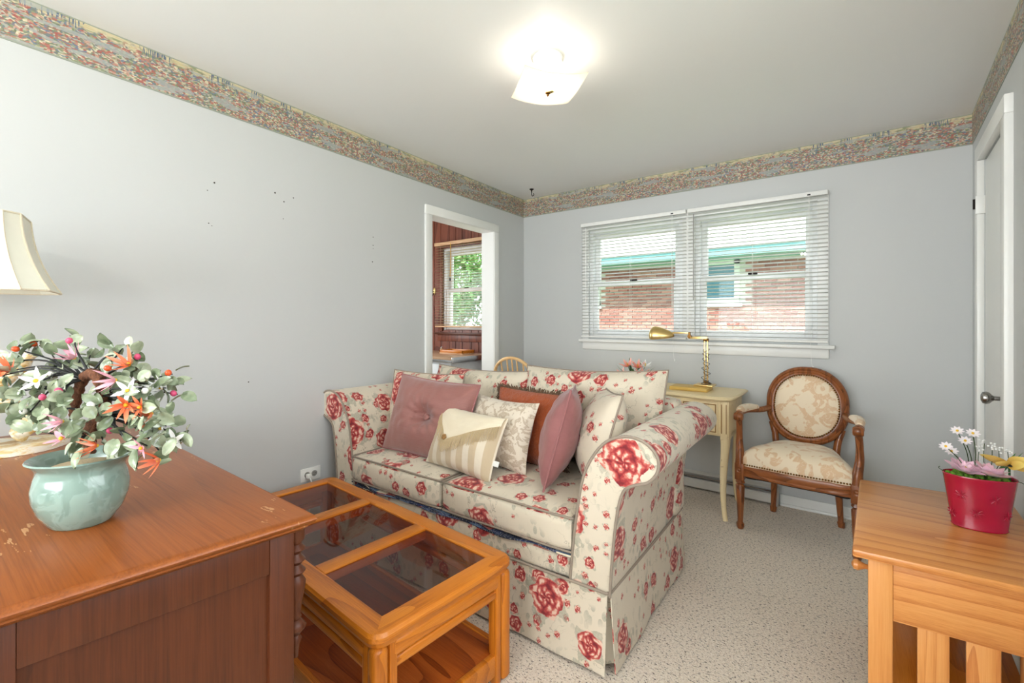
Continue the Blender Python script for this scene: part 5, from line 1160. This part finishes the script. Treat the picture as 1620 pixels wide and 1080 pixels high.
# ------------------------------------------------------------------ oval back armchair
def build_armchair():
    t = thing('oval_back_armchair', 'carved wooden armchair with oval back and peach damask upholstery', 'chair', (2.305, -0.375, 0), (0, 0, R(-4)))
    W = 'fruitwood_z'; WX = 'fruitwood_x'; D = 'peach_damask'; N = 'dark_brass'
    fx, fy, bx, by = 0.285, -0.205, 0.165, 0.165; sz = 0.40
    # seat rails, bowed in front
    def ring(o):
        pts = [(-fx - o, fy), (-fx * 0.5, fy - 0.028 - o), (0, fy - 0.036 - o), (fx * 0.5, fy - 0.028 - o), (fx + o, fy), (lerp(fx, bx, .5) + o, 0.0), (bx + o, by + o * .5), (0, by + 0.01 + o), (-bx - o, by + o * .5), (-lerp(fx, bx, .5) - o, 0.0)]
        return [(p.x, p.y) for p in spline([(a, b, 0) for a, b in pts], 5, closed=True)]
    def loft(rings, nm, mat, par, uv=None, smooth=40):
        m = MB(); n = len(rings[0][0]); vs = []
        for pl, z in rings: vs += [(a, b, z) for a, b in pl]
        fs = [list(range(n))[::-1], list(range((len(rings) - 1) * n, len(rings) * n))]
        for i in range(len(rings) - 1): fs += [(i * n + j, i * n + (j + 1) % n, (i + 1) * n + (j + 1) % n, (i + 1) * n + j) for j in range(n)]
        m.add(vs, fs); return m.build(nm, mat, par, smooth=smooth, uv=uv)
    rail = loft([(ring(-0.012), 0.325), (ring(0.004), 0.330), (ring(0.006), 0.340), (ring(0.0), 0.348), (ring(0.004), 0.358), (ring(0.004), 0.378), (ring(0.0), 0.388), (ring(-0.01), 0.392)], 'seat_rail', WX, t)
    # domed seat
    def seat_fn(k, z): return ([(a * k, (b + 0.02) * k - 0.02) for a, b in ring(-0.004)], z)
    st = loft([seat_fn(1.0, 0.388), seat_fn(1.0, 0.418), seat_fn(0.985, 0.442), seat_fn(0.94, 0.468), seat_fn(0.82, 0.494), seat_fn(0.6, 0.512), seat_fn(0.3, 0.521), seat_fn(0.05, 0.522)], 'seat', D, t, uv='box', smooth=70)
    loft([(ring(-0.03), 0.315), (ring(-0.02), 0.326)], 'dust_cover', 'dust_cloth', t)
    nails = ring(0.001); nm = MB(); L = [Vector((a, b, 0.400)) for a, b in nails]
    nail = MB().ball((0, 0, 0), 0.0052, 8, 5).mesh('nail_head', N, 60)
    acc = 0.0; cnt = 0
    for i in range(len(L)):
        a, b = L[i], L[(i + 1) % len(L)]; d = (b - a).length; s = 0.0135 - acc
        while s < d:
            p = a.lerp(b, s / d)
            if p.y < 0.10: inst(nail, 'nail_head', t, p); cnt += 1
            s += 0.0135
        acc = d - (s - 0.0135)
    # front legs, fluted and tapered, rising into the arm posts
    def leg(x, y, lean=(0, 0), top=0.40):
        prof = [(0.016, 0.0), (0.021, 0.012), (0.023, 0.03), (0.015, 0.044), (0.016, 0.052), (0.021, 0.16), (0.0265, 0.262), (0.018, 0.272), (0.027, 0.282), (0.024, 0.292), (0.020, 0.300)]
        b = MB(); n = 12; vs = []
        for r, z in prof:
            for j in range(n):
                q = 2 * PI * j / n; k = r * (1 - (0.12 if j % 2 else 0)); f = 1 - z / 0.40
                vs.append((x + k * math.cos(q) + lean[0] * f, y + k * math.sin(q) + lean[1] * f, z))
        fs = [(i * n + j, i * n + (j + 1) % n, (i + 1) * n + (j + 1) % n, (i + 1) * n + j) for i in range(len(prof) - 1) for j in range(n)] + [list(range(n))[::-1], list(range((len(prof) - 1) * n, len(prof) * n))]
        b.add(vs, fs).box(x - 0.026, x + 0.026, y - 0.026, y + 0.026, 0.30, top, 0.004); return b
    for s in (-1, 1):
        l = leg(s * fx, fy, (0, 0), 0.402).build('leg', W, t, smooth=50)
        # rosette block
        MB().lathe([(0.016, fy - 0.024), (0.016, fy - 0.028), (0.010, fy - 0.026), (0.006, fy - 0.030), (0.001, fy - 0.031)], (s * fx, 0, 0.362), 14, axis='y').build('rosette', W, l)
        b = MB(); X, Y = s * bx, by
        b.tube([(X + s * 0.02, Y + 0.045, 0.0), (X + s * 0.018, Y + 0.04, 0.03), (X + s * 0.017, Y + 0.038, 0.04), (X + s * 0.01, Y + 0.02, 0.18), (X, Y + 0.004, 0.33), (X, Y, 0.40)], [0.018, 0.021, 0.015, 0.019, 0.023, 0.024], 8); b.build('leg', W, t, smooth=50)
        # arm support sweeping up from the front leg
        sp = spline([(s * fx, fy, 0.395), (s * (fx + 0.002), fy + 0.004, 0.45), (s * (fx + 0.010), fy + 0.022, 0.52), (s * (fx + 0.010), fy + 0.02, 0.60), (s * (fx + 0.006), fy - 0.004, 0.672)], 5)
        k = len(sp) - 1; MB().tube(sp, [lerp(0.029, 0.0175, min(1, i / (k * 0.7))) for i in range(k + 1)], 10).build('arm_support', W, t, smooth=60)
        ar = spline([(s * (fx + 0.006), fy - 0.012, 0.690), (s * (fx + 0.010), fy + 0.05, 0.700), (s * (fx - 0.005), fy + 0.16, 0.700), (s * (fx - 0.055), fy + 0.29, 0.690), (s * 0.205, by + 0.025, 0.690)], 6)
        k = len(ar) - 1; a = MB().tube(ar, [0.019 if i > 3 else 0.024 for i in range(k + 1)], 10).build('arm', W, t, smooth=60)
        MB().lathe([(0.020, -0.024), (0.026, -0.016), (0.026, 0.016), (0.020, 0.024)], (s * (fx + 0.006), fy - 0.016, 0.684), 14, axis='x').build('scroll', W, a, smooth=40)
        pd = [p + Vector((0, 0, 0.016)) for p in ar[3:17]]; m = len(pd) - 1
        MB().tube(pd, [0.026 * (math.sin(PI * (0.12 + 0.76 * i / m))) ** 0.5 for i in range(m + 1)], 12).build('arm_pad', D, a, smooth=60, uv='box')
        # back post up to the oval
        MB().tube([(X, Y, 0.385), (X * 0.98, Y + 0.012, 0.46), (X * 1.03, Y + 0.026, 0.53), (X * 1.16, Y + 0.036, 0.60)], [0.026, 0.020, 0.020, 0.018], 10).build('back_post', W, t, smooth=60)
    # oval back: frame ring, padded panel, nails; leaning slightly
    o = MB(); A, B2, zc, yc = 0.222, 0.240, 0.725, by + 0.045; n = 56; lean = 0.17
    def op(q, ka, dy): 
        x = (A - ka) * math.cos(q) * (1 + 0.04 * abs(math.sin(2 * q))); z = (B2 - ka) * math.sin(q) * (1 + 0.03 * abs(math.sin(2 * q))); return (x, yc + dy + z * lean, zc + z)
    prof = [(0.0, 0.018), (-0.003, 0.004), (0.003, -0.012), (0.012, -0.018), (0.018, -0.012), (0.028, -0.016), (0.037, -0.010), (0.044, -0.012), (0.048, 0.0), (0.046, 0.018)]
    vs = [op(2 * PI * j / n, k, d) for j in range(n) for k, d in prof]; m = len(prof)
    o.add(vs, [(j * m + i, j * m + (i + 1) % m, ((j + 1) % n) * m + (i + 1) % m, ((j + 1) % n) * m + i) for j in range(n) for i in range(m)])
    o.build('back_frame', W, t, smooth=50)
    def pad(sgn):
        def f(u, v):
            q = 2 * PI * u; r = v; p = op(q, 0.044, 0.0); c = (0, yc, zc)
            return (p[0] * r, lerp(yc, p[1], r) + sgn * 0.020 * (1 - r ** 3) , lerp(zc, p[2], r))
        return f
    g = MB(); g.grid(pad(-1), n, 8, lambda u, v: (0.5 + 0.2 * v * math.cos(2 * PI * u), 0.7 + 0.22 * v * math.sin(2 * PI * u))); g.grid(pad(1), n, 8, lambda u, v: (0.9 + 0.2 * v * math.cos(2 * PI * u), 0.7 + 0.22 * v * math.sin(2 * PI * u)), flip=True)
    g.build('back_pad', D, t, smooth=70)
    for j in range(84): p = op(2 * PI * j / 84, 0.0475, -0.014); inst(nail, 'nail_head', t, p)
build_armchair()

# ------------------------------------------------------------------ honey oak end table, red pot of flowers
EA = Vector((0.997, 0.055)); EB = Vector((0.041, 0.999)); EC = Vector((2.546, -1.984)); ET = 0.61
def build_end_table():
    W, D = 0.44, 0.745
    def EX(a, b, z): p = EC + EA * a + EB * b; return (p.x, p.y, z)
    org = EX(W / 2, D / 2, 0)
    t = thing('oak_end_table', 'honey oak mission end table with slatted sides by the closet door', 'table', org)
    def loc(a, b, z): p = EX(a, b, z); return (p[0] - org[0], p[1] - org[1], z)
    Bx = lambda: MB(loc)
    Bx().box(0, W, 0, D, ET - 0.024, ET, 0.007).build('table_top', 'oak_honey_x', t)
    i = 0.036; pz = ET - 0.024; p = 0.056
    for a in (i, W - i - p):
        for b in (0.018, D - 0.018 - p): Bx().box(a, a + p, b, b + p, 0, pz, 0.003).build('leg', 'oak_honey_z', t)
    for b in (0.024, D - 0.048):
        Bx().box(i + p, W - i - p, b, b + 0.022, pz - 0.165, pz, 0.002).build('apron', 'oak_honey_x', t)
        Bx().box(i + p, W - i - p, b, b + 0.022, 0.115, 0.165, 0.003).build('side_rail', 'oak_honey_x', t)
        for k in range(3):
            a0 = i + p + 0.052 + k * 0.098; a1 = min(a0 + 0.066, W - i - p)
            if a1 - a0 > 0.03: Bx().box(a0, a1, b + 0.004, b + 0.016, 0.165, pz - 0.165, 0.002).build('slat', 'oak_honey_z', t)
    Bx().box(W - i - 0.03, W - i - 0.01, 0.018 + p, D - 0.018 - p, pz - 0.165, pz, 0.002).build('apron', 'oak_honey_y', t)
    dr = Bx().box(i + 0.008, i + 0.028, 0.018 + p + 0.003, D - 0.018 - p - 0.003, pz - 0.160, pz - 0.006, 0.003).build('drawer', 'oak_honey_y', t)
    for b in (0.065, D - 0.065):
        Bx().lathe([(0.008, i + 0.010), (0.007, i - 0.006), (0.010, i - 0.014), (0.0155, i - 0.024), (0.014, i - 0.034), (0.006, i - 0.039), (0.001, i - 0.040)], (0, b, pz - 0.046), 16, axis='x').build('knob', 'oak_honey_x', dr)
    Bx().box(i + 0.004, W - i - 0.004, 0.03, D - 0.03, 0.165, 0.185, 0.002).build('lower_shelf', 'oak_amber_y', t)
    Bx().box(i + 0.012, W - i - 0.012, 0.06, D - 0.06, pz - 0.160, pz - 0.150).build('drawer_bottom', 'oak_honey_y', t, smooth=0)
build_end_table()

def build_red_pot():
    base = Vector((2.873, -1.575, ET + 0.001))
    t = thing('red_flower_pot', 'crimson embossed oval pot of artificial flowers with a yellow butterfly', 'flower pot', base, (0, 0, R(8)))
    # oval tapered metal bucket; long axis x
    H2 = 0.165
    prof = [(0.001, 0.0), (0.066, 0.0), (0.068, 0.003), (0.066, 0.006), (0.072, 0.05), (0.080, 0.11), (0.087, 0.160), (0.089, 0.163), (0.087, 0.166), (0.085, 0.162), (0.078, 0.11), (0.001, 0.10)]
    pot = MB().lathe(prof, n=48, sx=1.0, sy=0.62, cap=False).build('pot', 'red_enamel', t, smooth=50)
    # embossed daisies on the front
    def on(u, z):
        q = -PI / 2 + u; r = lerp(0.0665, 0.0865, z / 0.16); p = Vector((r * math.cos(q), r * 0.62 * math.sin(q), z)); n = Vector((math.cos(q) * 0.62, math.sin(q), -0.13)).normalized(); return p, n
    for u, z in ((-0.75, 0.105), (0.30, 0.105), (-0.25, 0.055), (0.85, 0.055), (-1.3, 0.04)):
        p, n = on(u, z); m = MB(); tx = Vector((-n.y, n.x, 0)).normalized(); ty = n.cross(tx)
        for k in range(8):
            q = 2 * PI * k / 8; d = tx * math.cos(q) + ty * math.sin(q)
            m.tube([p + d * 0.003, p + d * 0.009, p + d * 0.016], [0.0012, 0.0026, 0.001], 6)
        m.build('embossed_daisy', 'red_enamel', pot, smooth=60)
    rnd = random.Random(8)
    ms = MB()
    for k in range(150):
        q = rnd.uniform(0, 2 * PI); r = math.sqrt(rnd.random()) * 0.074; ms.ball((r * math.cos(q), r * 0.6 * math.sin(q), 0.15 + rnd.uniform(0, 0.014)), rnd.uniform(0.005, 0.009), 6, 4)
    tag(ms.build('moss', 'moss', t, smooth=60), kind='stuff')
    lm = flower_mesh('lotus', 'lotus_petal', 0.052, 0.034, 7, 0.38, 3)
    for p, s in (((-0.045, -0.028, 0.178), 1.0), ((0.010, -0.036, 0.176), 1.12)):
        o = inst(lm, 'lotus', t, p, (R(14), R(rnd.uniform(-8, 8)), rnd.uniform(0, 6)), (s,) * 3); inst(MB().ball((0, 0, 0.012), 0.007, 8, 6).mesh('stamen', 'stamen', 60), 'stamen', o)
    dm = flower_mesh('daisy', 'daisy_petal', 0.017, 0.008, 9, 0.2); cm = MB().ball((0, 0, 0.002), 0.0035, 8, 6).mesh('stamen', 'stamen', 60)
    for (dx, dy, dz) in ((-0.052, 0.0, 0.300), (-0.018, -0.01, 0.298), (-0.036, -0.01, 0.272), (-0.085, -0.02, 0.250), (-0.066, 0.0, 0.232)):
        MB().tube(spline([(-0.01 + dx * 0.2, 0, 0.15), (dx * 0.55, dy * 0.5, lerp(0.15, dz, 0.55)), (dx, dy, dz)], 5), 0.0013, 5).build('stem', 'dark_moss', t, smooth=60)
        d = (dx * 4, -0.7, 0.9); o = inst(dm, 'daisy', t, (dx, dy, dz), look_rot(d, rnd.uniform(0, 6)), (1.1,) * 3); inst(cm, 'stamen', o)
    for (dx, dz) in ((0.012, 0.268), (0.03, 0.26), (0.045, 0.25), (0.0, 0.25), (0.065, 0.248)):
        MB().tube(spline([(0.02, 0, 0.15), (dx, 0.004, lerp(0.15, dz, .5)), (dx, 0.0, dz)], 4), 0.001, 5).build('stem', 'dark_moss', t, smooth=60)
        m = MB()
        for k in range(7): m.ball((dx + rnd.uniform(-.01, .01), rnd.uniform(-.008, .008), dz + rnd.uniform(-.008, .01)), 0.0034, 6, 5)
        m.build('baby_breath', 'petal_white', t, smooth=60, uv='box')
    lf = petal_mesh('leaf', 'green_leaf', 0.12, 0.016, 0.12)
    for (x, e, q) in ((0.03, 0.85, 0.1), (0.03, 0.7, 0.6), (0.0, 0.25, -1.3)): inst(lf, 'leaf', t, (x, 0.0, 0.155), (0, -e, q))
    MB().tube(spline([(0.078, 0.0, 0.16), (0.10, -0.005, 0.155), (0.118, -0.005, 0.125), (0.122, -0.005, 0.09)], 5), 0.0011, 5).build('tendril', 'dark_moss', t, smooth=60)
    MB().tube(spline([(-0.085, 0, 0.165), (-0.098, 0, 0.175), (-0.094, 0, 0.18)], 4), 0.001, 5).build('tendril', 'dark_moss', t, smooth=60)
    # butterfly on its stick
    bf = MB().tube([(0.066, -0.01, 0.15), (0.061, -0.022, 0.208)], 0.0028, 8).build('butterfly_stick', 'green_leaf', t, uv='box')
    for (q, L, W) in ((2.75, 0.066, 0.056), (0.35, 0.066, 0.056), (3.7, 0.036, 0.04), (-0.55, 0.036, 0.04)):
        me = petal_mesh('wing', 'butterfly_wing', L, W, 0.55, 6); inst(me, 'wing', t, (0.060, -0.024, 0.212), (R(38), 0, q))
    MB().ball((0.060, -0.024, 0.213), (0.004, 0.018, 0.004), 8, 6).tube([(0.060, -0.04, 0.214), (0.045, -0.055, 0.218)], 0.0006, 4).build('butterfly_body', 'black_wire', t, smooth=60)
build_red_pot()
